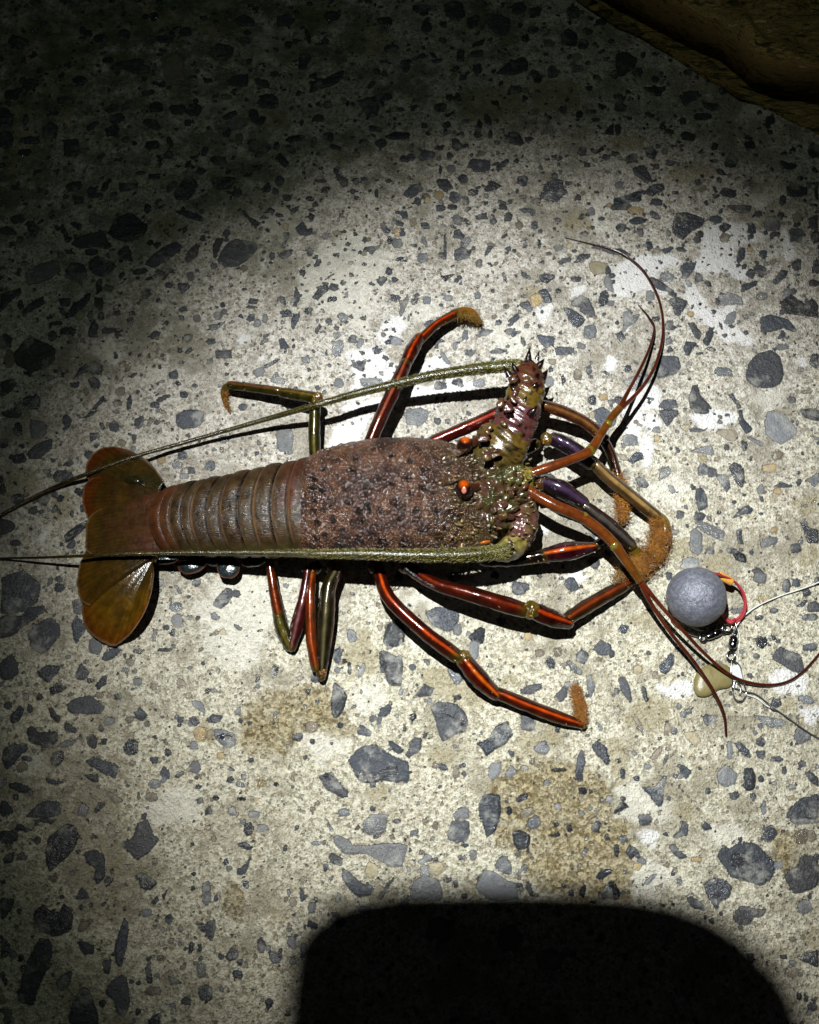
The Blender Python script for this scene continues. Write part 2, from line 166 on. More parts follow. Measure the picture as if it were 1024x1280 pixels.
(512,768): """d100,460 150,435 240,450 290,510 290,570 230,600 165,640 135,560;we270 550 18 45;we190 505 45 7 20;d10,420 70,345 125,370 110,410;d0,650 30,610 65,620 55,680 0,720;d330,645 400,620 430,560 490,530 522,600 480,650 385,712 360,670;g190,290 200,235 290,300 230,360;d180,60 80,0 225,0 215,85;w290,115 350,62 378,70 365,150 320,135;ge325 180 25 60;ge240 75 22 35;d553,500 590,490 632,540 620,585 555,570;g620,670 660,632 705,665 690,700 640,695;d555,385 590,355 655,345 665,370 620,398 565,402;d730,400 760,370 795,345 790,410 760,442 735,430
g885,310 910,300 930,370 905,420 890,380;d680,235 705,205 732,240 725,275 690,260;d780,245 800,225 868,285 855,305 830,295;d832,205 860,170 902,200 875,252 835,235;d915,175 960,125 1010,150 1005,200 950,205;d908,660 935,628 990,665 1005,740 985,755 930,700;d835,810 840,710 865,670 885,740 865,790 870,830 840,835;we850 805 16 25;g395,810 405,740 460,740 465,780 420,830;g475,800 510,750 540,790 500,820;d345,950 370,900 420,895 460,960 455,1024 350,1024;we438 930 18 32;g215,1000 265,960 300,975 300,1024 230,1024;de165 762 28 16 20;be235 795 22 26;be740 187 24 24
we745 778 40 10;we565 918 38 16 -30;we868 882 24 20;we500 980 16 22;be590 990 40 25 -20;de15 265 18 18;g430,20 490,20 470,60 440,45;we18 513 18 22;we240 415 22 14;ye595 110 22 24;ge1000 925 20 20;de270 755 12 12;be615 735 16 18;be575 770 22 16;be950 225 16 14;be650 195 25 20;s60,260 110,260 330,350 380,400 360,470 250,440 130,430 50,400;s530,600 640,590 700,540 790,590 780,640 620,690 550,690;S370,850 500,750 620,760 700,720 900,760 1024,860 1024,1024 400,1024;se160 700 70 50;se480 330 60 40;pe80 130 90 70""",
(768,768): """d225,255 280,195 305,205 300,250 260,300 235,290;d20,320 55,308 90,430 80,445 35,380;d788,225 815,165 935,200 955,290 900,290;d940,155 1000,142 1020,155 1010,180 950,182;we738 140 30 32;de713 208 18 14;de50 70 22 25;de155 395 12 40 -15;b90,515 115,508 145,560 115,555;de478 527 38 30;ge350 500 20 20;g690,500 760,510 860,530 855,560 790,570 750,545;o345,590 400,585 437,630 405,665 360,620;b178,720 215,670 240,665 235,700 200,730;ge167 762 20 14;d315,750 350,755 390,790 360,825 330,790;d130,855 200,865 250,800 265,815 240,960 215,960;w650,770 690,765 705,800 705,870 670,885 650,870
g515,790 560,750 620,800 610,850 560,865 520,840;de605 905 28 22;d600,640 640,640 680,680 680,720 620,680;d710,625 735,605 762,640 740,665 712,655;d705,680 760,680 750,725 720,715;de815 723 32 15;de940 750 22 18;d955,795 975,778 1024,820 1024,862 985,840;d860,1000 930,920 1024,890 1024,1024 870,1024;w0,985 40,930 75,960 40,985 0,1000;de113 820 18 14;de43 798 14 28;g895,610 915,560 980,590 985,625 930,655;g915,410 980,405 1010,440 980,450 930,435;d780,450 795,420 830,420 840,455 810,470;se860 450 30 40;be15 483 20 24;be268 567 18 26;be205 298 16 16;ye120 275 28 24
ge580 680 16 50;de735 822 16 18;de470 885 14 18;de695 910 16 18;ge748 965 14 35;oe885 920 18 14;ge890 865 20 14;de258 722 9 25 20;g120,1005 170,1000 200,1024 120,1024;ge325 460 14 16;de15 385 14 16;de228 620 12 9;ge570 455 14 9;de980 15 40 20;de733 15 14 14;de820 135 14 12;s50,500 120,430 280,430 280,520 220,590 140,600 60,550;se340 985 60 40;s0,0 180,0 260,60 230,120 50,30;s0,640 90,620 100,720 40,840 0,850;W930,460 1024,450 1024,580 940,540;W760,310 840,270 880,300 960,310 960,390 830,400 780,370;W220,350 380,340 390,400 340,420 230,400;p0,870 120,850 300,960 300,1024 0,1024""",
(0,1024): """d222,160 240,90 325,20 375,30 390,110 340,185 250,268 232,230;d598,118 660,100 685,20 740,0 765,75 800,100 740,175 685,210 630,160;d418,165 460,155 525,180 525,290 490,330 470,300 480,250 430,220;d163,500 175,460 215,425 250,460 300,470 315,420 350,450 370,490 355,560 290,588 200,570;d90,915 85,890 150,680 200,595 245,600 265,660 240,740 200,830 170,935;d340,1024 370,900 410,845 445,845 480,940 500,1040;d525,870 545,820 600,782 635,790 648,940 620,990 590,980 560,900;d370,400 410,338 450,398;d690,300 705,260 790,320 750,358 700,345;d755,415 785,382 795,405 775,432;d805,380 840,345 820,408
d0,390 70,400 60,450 25,500 0,500;d10,200 50,165 70,185 60,215 20,220;d0,600 30,598 55,635 35,690 0,700;d570,650 600,545 620,495 640,520 632,640 610,740 580,730;d508,710 560,698 545,778 520,770;d280,815 300,785 360,755 350,820 310,865;d385,610 470,630 470,675 420,680;de45 90 55 35;d85,50 110,35 165,55 130,68;de185 110 20 22;be553 55 28 40;d725,735 750,735 762,820 735,825;d840,790 870,792 915,820 850,832;de930 912 25 22;b760,195 785,195 780,235 758,230;ge735 470 30 22;de845 500 22 30;d980,520 1024,520 1024,570 995,550;de955 645 14 35 15;de1000 645 12 25;de20 800 10 40 -10
be853 608 18 14;b540,320 570,260 560,310;de95 460 14 14;be265 295 22 14;be765 860 40 25;de1010 870 20 45;de690 965 16 16;de690 822 14 12;de655 815 14 12;be800 695 22 14;de40 1005 30 20;ge1005 760 25 40;se585 220 50 60;de225 8 50 10""",
(256,1024): """d195,60 200,20 225,12 248,45 235,80 205,85;d160,125 205,110 242,140 225,155 180,145;d155,250 195,235 225,185 235,195 205,275 165,275;de205 325 16 20;g640,95 660,75 720,100 740,130 860,125 1024,130 1000,200 985,240 930,240 860,200 800,170 700,175 650,130;g790,0 915,0 905,60 860,80 795,70;d615,195 630,165 695,195 680,235 650,230;d685,300 690,250 715,255 770,310 850,345 830,380 765,390 720,350;d860,395 905,330 945,288 950,300 885,405;o800,270 820,210 870,240 865,280 830,300;de605 242 14 20;d475,410 475,345 490,350 500,380 522,380 490,415;d512,540 518,500 570,525 560,555;ge535 445 20 30
be440 415 18 22;d630,465 660,462 710,510 680,540 650,520;d0,520 50,500 50,560 40,605 0,590;d100,690 130,640 170,665 165,700 120,712;d262,600 285,590 308,630 295,670 265,665;de165 778 30 24;d0,820 40,850 35,900 0,930;d300,910 320,895 345,915 315,960;ge435 612 24 25;de440 710 18 25;de375 685 14 16;be425 540 14 12;ge495 650 16 35;de402 145 10 18;be15 45 16 16;ge290 45 30 22;be45 98 12 16;ye240 88 12 16;de962 10 18 12;be935 88 14 10;de850 92 12 8;de555 405 12 14;be935 412 14 10;ge800 450 40 16;g970,430 1024,380 1024,440;ge10 370 25 60
S100,360 150,335 180,350 240,355 220,420 200,480 120,470 95,440;se350 470 30 35;ge560 120 25 12;be950 360 20 18""",
(512,1024): """d190,105 210,10 240,0 300,10 305,60 280,120 230,110;d360,0 455,0 430,60 385,100;w518,120 515,60 550,55 605,80 600,140 545,160;g530,110 545,75 590,90 585,130 550,140;g425,235 450,190 490,182 510,230 512,280 470,275;g325,340 370,255 430,265 475,300 530,320 550,400 400,405;g20,310 60,285 140,300 165,360 160,410 0,410;g40,215 85,170 120,190 60,230;d580,340 595,300 610,340 628,395 605,385;ge320 180 20 28;g0,90 5,60 45,50 40,85;w695,85 745,60 755,80 735,92;we800 45 16 20;w905,45 935,5 960,15 950,75 920,60;w850,170 885,140 900,150 870,195;g835,230 910,205 840,245;w930,290 960,255 1010,250 1015,270 960,305;w845,370 875,320 885,340 870,400;w945,380 990,320 1024,310 1024,400 950,400
we735 28 14 14;ge565 250 40 12 -45;be560 350 14 18;be550 295 12 10;be65 165 16 14;be130 35 16 22;be80 10 18 14;de230 335 12 9;oe135 245 45 35;de275 385 18 16;de810 370 14 18;S400,0 1024,0 1100,0 1100,410 720,400 600,330 560,200 500,170 420,120;se285 350 40 40;ge150 550 80 60;ge500 600 60 70;ge700 700 70 50""",
(768,1024): """d513,185 550,130 580,150 620,120 700,118 760,170 810,235 790,300 735,335 650,310 580,290;we610 210 38 45;d850,290 880,250 920,240 925,190 970,180 1024,190 1024,330 940,370 890,370;d445,325 500,292 550,300 592,340 580,390 525,415 515,460 480,410 460,370;d590,490 640,430 690,445 765,450 740,490 700,490 680,530 610,520;d120,0 190,0 175,35 130,35;d290,85 330,60 345,5 375,30 370,80 310,98;d270,140 295,120 370,190 330,205;w90,170 100,160 135,185 125,205;ye115 238 24 22;g145,325 180,285 220,270 175,330;w0,310 35,370 20,405 0,405;d360,400 380,382 450,430 455,460 400,450
d735,100 760,40 790,25 820,70 770,120;g870,0 1024,0 1024,20 900,25;ge955 440 40 40;d910,695 1000,660 1024,650 1024,745 960,720;de990 940 28 22;de850 688 18 12;be890 765 38 28;be895 603 20 12;be945 590 14 14;be793 435 10 14;de45 98 25 18;we12 155 14 35;de925 890 14 18;be935 90 32 40;be990 85 25 35;S e840 170 70 100;se990 590 40 60;ye410 200 35 12;W100,50 190,40 230,80 200,130 130,130;p90,200 230,180 300,300 200,400 90,380;p420,60 600,30 660,80 620,120 480,110;s0,0 60,0 100,180 80,400 0,420""",
}
# the few stones that show between the legs, in photo pixels
EXTRA = """de279 748 16 9 -50;de295 742 6 5;ge245 728 6 4;ge222 776 7 9;ge219 759 9 6;ge357 551 12 14;ge280 549 7 5;de263 582 7 7;de228 569 6 6;de239 588 5 5
W408,565 416,534 447,518 467,518 451,554;W510,487 557,468 600,479 588,491 518,507;W428,440 479,436 494,456 490,475 455,499 432,503 443,471;ge356 546 11 17;ge520 520 16 12;ge463 477 15 6;de551 482 8 6;de572 477 8 5
d531,765 545,758 575,766 572,785 560,790 540,780;de569 721 10 6;de715 731 8 10 -35;de743 703 7 8;W590,718 640,712 648,722 630,728 590,726;We722 720 11 9;d738,515 755,508 772,518 770,532 750,535;de686 598 9 7;W778,505 800,500 808,530 790,560 775,540;We699 573 18 8;We676 662 10 7;se739 613 16 14;pe560 745 60 20;pe300 760 60 40;de650 735 12 9;ge600 745 14 8"""
def parse_stones():
    out = []
    def one(s, ox, oy, k):
        s = s.strip()
        if not s: return
        typ = s[0]; s = s[1:].strip()
        if s[0] == 'e':
            v = [float(x) for x in s[1:].split()]
            if len(v) == 4: v.append(0.0)
            x, y, rx, ry, a = v; a = R(a); n = 11
            rs = random.Random(int(x*7+y*13+ox+oy*3))
            ph = rs.random()*6.28; pts = []
            for i in range(n):
                t = ph + i*2*math.pi/n + rs.uniform(-.18, .18); rr = rs.uniform(.80, 1.14)
                # squarish stones rather than discs
                q = (abs(math.cos(t))**3 + abs(math.sin(t))**3)**(-1/3.)
                u, w_ = rx*rr*q*math.cos(t)*.95, ry*rr*q*math.sin(t)*.95
                pts.append((x+u*math.cos(a)-w_*math.sin(a), y+u*math.sin(a)+w_*math.cos(a)))
        else:
            pts = [tuple(float(q) for q in p.split(',')) for p in s.split()]
        out.append((typ, [(ox+p[0]*k, oy+p[1]*k) for p in pts]))
    for (ox, oy), txt in STONES.items():
        for s in txt.replace('\n', ';').split(';'): one(s, ox, oy, .25)
    for s in EXTRA.replace('\n', ';').split(';'): one(s, 0, 0, 1.0)
    return out

def rough_poly(pts, seed, amp):
    """subdivide an outline with midpoint jitter so that edges look broken"""
    rs = random.Random(seed); pts = [np.array(p) for p in pts]
    for it in range(2):
        n = len(pts); q = []
        for i in range(n):
            a, b = pts[i], pts[(i+1) % n]; L = np.linalg.norm(b-a)
            t = b-a; nn = np.array([-t[1], t[0]])
            q.append(a); q.append((a+b)/2 + nn*rs.uniform(-amp, amp))
        pts = q
    # one round of corner softening
    n = len(pts)
    return [pts[i]*.7 + (pts[i-1]+pts[(i+1) % n])*.15 for i in range(n)]

STEP = 0.0006
X0, X1, Y0, Y1 = -0.312, 0.312, -0.285, 0.400
nx = int((X1-X0)/STEP)+1; ny = int((Y1-Y0)/STEP)+1
gx = np.linspace(X0, X1, nx); gy = np.linspace(Y0, Y1, ny)
FAR = 0.006
sd = np.full((ny, nx), FAR, np.float32); scol = np.full((ny, nx, 3), .1, np.float32); swet = np.zeros((ny, nx), np.float32)
patch = {k: np.full((ny, nx), FAR*4, np.float32) for k in 'WpsS'}

def poly_sd(pts, margin):
    p = np.array(pts); lo = p.min(0)-margin; hi = p.max(0)+margin
    i0, i1 = np.searchsorted(gx, lo[0]), np.searchsorted(gx, hi[0]); j0, j1 = np.searchsorted(gy, lo[1]), np.searchsorted(gy, hi[1])
    if i1-i0 < 1 or j1-j0 < 1: return None
    XX, YY = np.meshgrid(gx[i0:i1], gy[j0:j1]); d = np.full(XX.shape, 1e9); ins = np.zeros(XX.shape, bool); n = len(p)
    for k in range(n):
        a, b = p[k], p[(k+1) % n]; e = b-a; L = e@e+1e-18
        t = np.clip(((XX-a[0])*e[0]+(YY-a[1])*e[1])/L, 0, 1)
        d = np.minimum(d, (XX-a[0]-t*e[0])**2+(YY-a[1]-t*e[1])**2)
        if abs(e[1]) > 1e-12:
            c = ((a[1] > YY) != (b[1] > YY)) & (XX < e[0]*(YY-a[1])/e[1]+a[0]); ins ^= c
    d = np.sqrt(d); d[ins] *= -1
    return (slice(j0, j1), slice(i0, i1)), d

TONE = {'d': (.040, .043, .051), 'w': (.020, .021, .025), 'g': (.140, .143, .148), 'b': (.185, .155, .115), 'y': (.30, .225, .115), 'o': (.30, .255, .16)}
def put_stone(typ, pts, seed, margin=0.0022):
    rs = random.Random(seed)
    r = poly_sd(pts, margin if typ not in 'WpsS' else 0.012)
    if r is None: return
    sl, d = r
    if typ in 'WpsS':
        patch[typ][sl] = np.minimum(patch[typ][sl], d); return
    c = np.array(TONE[typ]); c = c*rs.uniform(.62, 1.25)
    tint = rs.uniform(-.004, .004) if typ in 'dg' else 0; c = c+np.array([tint, 0, -tint])
    # a wet glaze lies over a stone: wins inside it
    better = (d < sd[sl]) | ((typ == 'w') & (d < 0))
    sd[sl] = np.where(better, np.minimum(d, sd[sl]), sd[sl]).astype(np.float32)
    scol[sl][better] = c; swet[sl][better] = 1.0 if typ == 'w' else rs.choice([0, .2, .5, .85])

rnd = random.Random(4)
_all = parse_stones()
# small chips scattered all over (fewer close to the surveyed ones), then the surveyed stones
for i in range(10500):
    x, y = rnd.uniform(X0, X1), rnd.uniform(Y0, Y1); r = 0.0006 + 0.0013*rnd.random()**3
    if y < .08 and rnd.random() < .3: continue
    if rnd.random() < .10: r *= 1.9
    a = rnd.random()*6.28; el = rnd.uniform(.55, 1); n = rnd.choice([5, 6, 7])
    pts = []
    for k in range(n):
        t = k*6.283/n + rnd.uniform(-.3, .3); q = r*rnd.uniform(.75, 1.25)
        u, v = q*math.cos(t), q*el*math.sin(t); pts.append((x+u*math.cos(a)-v*math.sin(a), y+u*math.sin(a)+v*math.cos(a)))
    put_stone(rnd.choice('dddddddddgggbbo' if y > .06 else 'dddddggggbbbo'), pts, i, .0012)
for i in range(1500):                                    # larger chips crowd the far and left side of the slab
    x, y = rnd.uniform(X0, X1), rnd.uniform(-.02, Y1)
    if y < .10 and x > -.17+.6*y: continue
    if rnd.random() < .35: continue
    r = rnd.uniform(.0016, .0042)*rnd.uniform(.6, 1); a = rnd.random()*6.28; el = rnd.uniform(.4, .95); n = rnd.choice([4, 5, 6]); pts = []
    for k in range(n):
        t = k*6.283/n + rnd.uniform(-.35, .35); q = r*rnd.uniform(.8, 1.25)
        u, v = q*math.cos(t), q*el*math.sin(t); pts.append((x+u*math.cos(a)-v*math.sin(a), y+u*math.sin(a)+v*math.cos(a)))
    put_stone(rnd.choice('ddddddg'), rough_poly(pts, i+500, .08), i+70000, .0012)
for k, (typ, pts) in enumerate(_all):
    wp = [P(px, py, 0)[:2] for px, py in pts]
    put_stone(typ, rough_poly(wp, k, .10 if typ in 'WpsS' else .07), k+10000)

def fbm(X, Y, scale, seed, octv=4):
    rs = np.random.RandomState(seed); out = np.zeros(X.shape); amp = 1.0; tot = 0
    for o in range(octv):
        n = 257; g = rs.rand(n, n); u = (X*scale*2**o) % (n-1); v = (Y*scale*2**o) % (n-1)
        iu = u.astype(int); iv = v.astype(int); fu = u-iu; fv = v-iv; fu = fu*fu*(3-2*fu); fv = fv*fv*(3-2*fv)
        out += amp*((g[iv, iu]*(1-fu)+g[iv, iu+1]*fu)*(1-fv)+(g[iv+1, iu]*(1-fu)+g[iv+1, iu+1]*fu)*fv); tot += amp; amp *= .55
    return out/tot-.5
XX, YY = np.meshgrid(gx, gy)
Z = fbm(XX+1, YY+1, 30, 1)*.0022 + fbm(XX+1, YY+1, 420, 2, 3)*.0007
inside = 1/(1+np.exp(sd/.0003))
Z = Z*(1-.65*inside) + .0002*inside - .0005*np.exp(-(sd/.0005)**2)
Z += inside*fbm(XX+3, YY+2, 200, 9, 3)*.0007
edge = np.minimum.reduce([XX-X0, X1-XX, YY-Y0, Y1-YY]); Z *= np.clip(edge/.01, 0, 1)
V = np.stack([XX, YY, Z], -1).reshape(-1, 3)
idx = np.arange(nx*ny).reshape(ny, nx)
F = np.stack([idx[:-1, :-1], idx[:-1, 1:], idx[1:, 1:], idx[1:, :-1]], -1).reshape(-1, 4)
# surrounding slab out to 6 m, joined to the rim
bigv = [(-6, -6, 0), (6, -6, 0), (6, 6, 0), (-6, 6, 0)]; nb = len(V); V = np.vstack([V, bigv])
c00, c10, c11, c01 = idx[0, 0], idx[0, -1], idx[-1, -1], idx[-1, 0]
me = bpy.data.meshes.new('concrete_ground')
extra = [[nb, nb+1, c10, c00], [nb+1, nb+2, c11, c10], [nb+2, nb+3, c01, c11], [nb+3, nb, c00, c01]]
F = np.vstack([F, extra])
me.vertices.add(len(V)); me.vertices.foreach_set('co', V.astype(np.float32).ravel())
me.loops.add(F.size); me.loops.foreach_set('vertex_index', F.astype(np.int32).ravel())
me.polygons.add(len(F)); me.polygons.foreach_set('loop_start', np.arange(0, F.size, 4, dtype=np.int32))
me.polygons.foreach_set('use_smooth', np.ones(len(F), bool)); me.update(calc_edges=True)
def fattr(name, arr, fill):
    a = me.attributes.new(name, 'FLOAT', 'POINT'); a.data.foreach_set('value', np.concatenate([arr.ravel(), [fill]*4]).astype(np.float32))
fattr('sd', sd*1000, FAR*1000); fattr('wet', swet, 0)
for k, nm in (('W', 'sdW'), ('p', 'sdp'), ('s', 'sds'), ('S', 'sdS')): fattr(nm, patch[k]*1000, 20)
a = me.color_attributes.new('scol', 'FLOAT_COLOR', 'POINT')
cc = np.ones((len(V), 4), np.float32); cc[:-4, :3] = scol.reshape(-1, 3); a.data.foreach_set('color', cc.ravel())

def ground_mat():
    s = NT('exposed_aggregate_concrete')
    f1 = s.noise(900, 3, .6).outputs[0]; f2 = s.noise(260, 4, .65).outputs[0]; f3 = s.noise(70, 4, .6).outputs[0]; f4 = s.noise(16, 4, .6).outputs[0]
    # signed distances perturbed so that the edges come out ragged (mm)
    rag = s.math('MULTIPLY', s.math('SUBTRACT', f1, .5), 1.6); rag2 = s.math('MULTIPLY', s.math('SUBTRACT', f2, .5), 7.0)
    rag3 = s.math('MULTIPLY', s.math('SUBTRACT', f3, .5), 22.0)
    d = s.attr('sd').outputs['Fac']
    stone = s.math('SUBTRACT', 1.0, s.step(s.math('ADD', d, rag), -.16, .16))
    W = s.math('SUBTRACT', 1.0, s.step(s.math('ADD', s.math('ADD', s.attr('sdW').outputs['Fac'], s.math('MULTIPLY', rag3, .45)), s.math('ADD', rag2, rag)), -1.3, 1.3))
    p = s.math('SUBTRACT', 1.0, s.step(s.math('ADD', s.math('ADD', s.attr('sdp').outputs['Fac'], rag2), rag3), -3.0, 3.0))
    st = s.math('SUBTRACT', 1.0, s.step(s.math('ADD', s.math('ADD', s.attr('sds').outputs['Fac'], rag2), rag3), -3.0, 2.5))
    S = s.math('SUBTRACT', 1.0, s.step(s.math('ADD', s.math('ADD', s.attr('sdS').outputs['Fac'], rag2), s.math('MULTIPLY', rag3, 1.0)), -2.6, 2.2))
    # mortar: sand grains of many tones
    v1 = s.vor(720); v2 = s.vor(1500)
    g1 = s.node('SeparateColor', {0: v1.outputs['Color']}); g2 = s.node('SeparateColor', {0: v2.outputs['Color']})
    ramp = s.node('ValToRGB', {0: g1.outputs[0]}); cr = ramp.color_ramp; cr.interpolation = 'LINEAR'
    els = [(0.0, (.06, .055, .045)), (.16, (.16, .145, .11)), (.32, (.36, .335, .26)), (.6, (.58, .555, .465)), (.85, (.72, .69, .60)), (1.0, (.46, .34, .20))]
    cr.elements[0].position = 0; cr.elements[0].color = (*els[0][1], 1); cr.elements[1].position = 1; cr.elements[1].color = (*els[-1][1], 1)
    for q, c in els[1:-1]:
        e = cr.elements.new(q); e.color = (*c, 1)
    ramp2 = s.node('ValToRGB', {0: g2.outputs[1]}); c2 = ramp2.color_ramp
    c2.elements[0].color = (.11, .10, .075, 1); c2.elements[1].color = (.78, .75, .67, 1); e = c2.elements.new(.35); e.color = (.43, .40, .315, 1)
    mort = s.mix(s.lin(f3, .35, .65, .25, .75), ramp.outputs[0], ramp2.outputs[0])
    mort = s.mix(s.math('MULTIPLY', s.step(f2, .48, .64), .70), mort, (.70, .68, .59))     # cement paste between the grains
    mort = s.mix(s.math('MULTIPLY', s.step(f2, .47, .34), .55), mort, (.21, .185, .13))
    mort = s.mix(s.math('MULTIPLY', s.step(s.math('ADD', s.math('MULTIPLY', f4, .6), s.math('MULTIPLY', f3, .4)), .48, .60), .70), mort, (.22, .195, .14))      # grime
    v3 = s.vor(400); g3 = s.node('SeparateColor', {0: v3.outputs['Color']})
    big = s.math('MULTIPLY', s.step(g3.outputs[0], .66, .70), s.step(s.math('ADD', v3.outputs['Distance'], s.math('MULTIPLY', f1, .2)), .52, .44))
    bigc = s.mix(g3.outputs[1], s.mix(g3.outputs[2], (.10, .10, .10), (.26, .20, .13)), (.40, .36, .29))
    mort = s.mix(s.math('MULTIPLY', big, .72), mort, bigc)
    warm = s.step(s.math('ADD', s.math('SUBTRACT', s.node('SeparateXYZ', {0: s.pos()}).outputs[1], s.math('MULTIPLY', s.node('SeparateXYZ', {0: s.pos()}).outputs[0], .25)), s.math('MULTIPLY', s.math('SUBTRACT', f4, .5), .3)), .10, -.12)
    mort = s.mix(1.0, mort, s.mix(warm, (1.0, .99, 1.04), (1.02, 1.005, .93)), 'MULTIPLY')
    pores = s.math('SUBTRACT', 1.0, s.step(s.vor(330, rnd=1).outputs['Distance'], .10, .16))
    mort = s.mix(s.math('MULTIPLY', pores, s.step(s.node('SeparateColor', {0: s.vor(330).outputs['Color']}).outputs[2], .72, .8)), mort, (.10, .09, .075))
    mort = s.mix(s.math('MULTIPLY', p, .55), mort, s.mix(f2, (.60, .575, .49), (.80, .775, .69)))
    mort = s.mix(s.math('MULTIPLY', W, .72), mort, s.mix(s.step(f1, .3, .7), (.72, .71, .71), (.86, .85, .86)))
    mort = s.mix(s.math('MULTIPLY', st, .62), mort, s.mix(f1, (.16, .125, .06), (.42, .36, .22)))
    mort = s.mix(s.math('MULTIPLY', S, s.lin(f3, .35, .62, .60, 1.0)), mort, s.mix(s.step(s.math('ADD', s.math('MULTIPLY', g1.outputs[0], .5), f2), .5, 1.1), (.12, .088, .035), (.44, .37, .22)))
    # green-black tone strengthening towards the far left of the slab
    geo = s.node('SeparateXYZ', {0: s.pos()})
    green_tone = s.math('MULTIPLY', s.step(s.math('ADD', s.math('SUBTRACT', geo.outputs[1], s.math('MULTIPLY', geo.outputs[0], .55)), s.math('MULTIPLY', s.math('SUBTRACT', f4, .5), .35)), .15, .42), s.step(f3, .25, .6))
    mort = s.mix(s.math('MULTIPLY', green_tone, .80), mort, s.mix(f2, (.010, .022, .009), (.060, .13, .040)))
    # stones
    sc = s.attr('scol').outputs['Color']
    sc = s.mix(1.0, sc, s.mix(f2, (.70, .70, .72), (1.30, 1.30, 1.28)), 'MULTIPLY')
    sc = s.mix(s.math('MULTIPLY', s.step(f1, .58, .70), .26), sc, (.34, .34, .34))
    veil = s.math('MULTIPLY', s.step(s.math('ADD', f3, s.math('MULTIPLY', f2, .4)), .70, .90), .42)
    sc = s.mix(veil, sc, (.42, .41, .36))                                             # cement left on the faces
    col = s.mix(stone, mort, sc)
    col = s.mix(s.math('MULTIPLY', s.math('MULTIPLY', green_tone, stone), .5), col, (.012, .035, .022))
    wet = s.math('MULTIPLY', s.attr('wet').outputs['Fac'], stone)
    damp = s.math('MAXIMUM', s.math('MULTIPLY', st, .6), S)
    rough = s.math('SUBTRACT', s.math('SUBTRACT', s.lin(stone, 0, 1, .80, .52), s.math('MULTIPLY', damp, .42)), s.math('MULTIPLY', wet, .42))
    rough = s.math('MAXIMUM', rough, .09)
    hm = s.math('ADD', s.math('MULTIPLY', v1.outputs['Distance'], .5), s.math('ADD', f1, s.math('MULTIPLY', f2, 1.2)))
    hs = s.math('ADD', s.math('MULTIPLY', f2, .8), s.math('MULTIPLY', f1, .35))
    h = s.node('Mix', {0: stone, 2: hm, 3: hs}).outputs[0]
    nor = s.bump(h, .0017, 1.0)
    return s.set(col=col, rough=rough, nor=nor, spec=.45)
me.materials.append(ground_mat())
g = bpy.data.objects.new('concrete_ground', me); link(g); tag(g, kind='structure')
g['label'] = 'rough pale concrete slab set with dark angular stones'
# ------------------------------------------------------------------ mesh builder
def catmull(pts, sub):
    p = [np.array(q, float) for q in pts]
    if len(p) == 2:
        return [p[0]+(p[1]-p[0])*i/sub for i in range(sub+1)]
    p = [2*p[0]-p[1]]+p+[2*p[-1]-p[-2]]; out = []
    for i in range(1, len(p)-2):
        for k in range(sub):
            t = k/sub; a, b, c, d = p[i-1:i+3]
            out.append(.5*((2*b)+(c-a)*t+(2*a-5*b+4*c-d)*t*t+(3*b-a-3*c+d)*t**3))
    out.append(p[-2]); return out
def W3(q):      # (px,py,z mm,r px) -> world xyz + radius
    w_ = P(q[0], q[1], q[2]/1000); return np.array([*w_, q[3]*PX*(1-q[2]/1000/.57)])
def proj(p):
    d = np.asarray(p)-CAM; z = d@FW
    return 512+640*(d[..., 0]/z)/TH, 640-640*((d@UP)/z)/TH
lerp3 = lambda a, b, t: tuple(a[i]+(b[i]-a[i])*t for i in range(3))

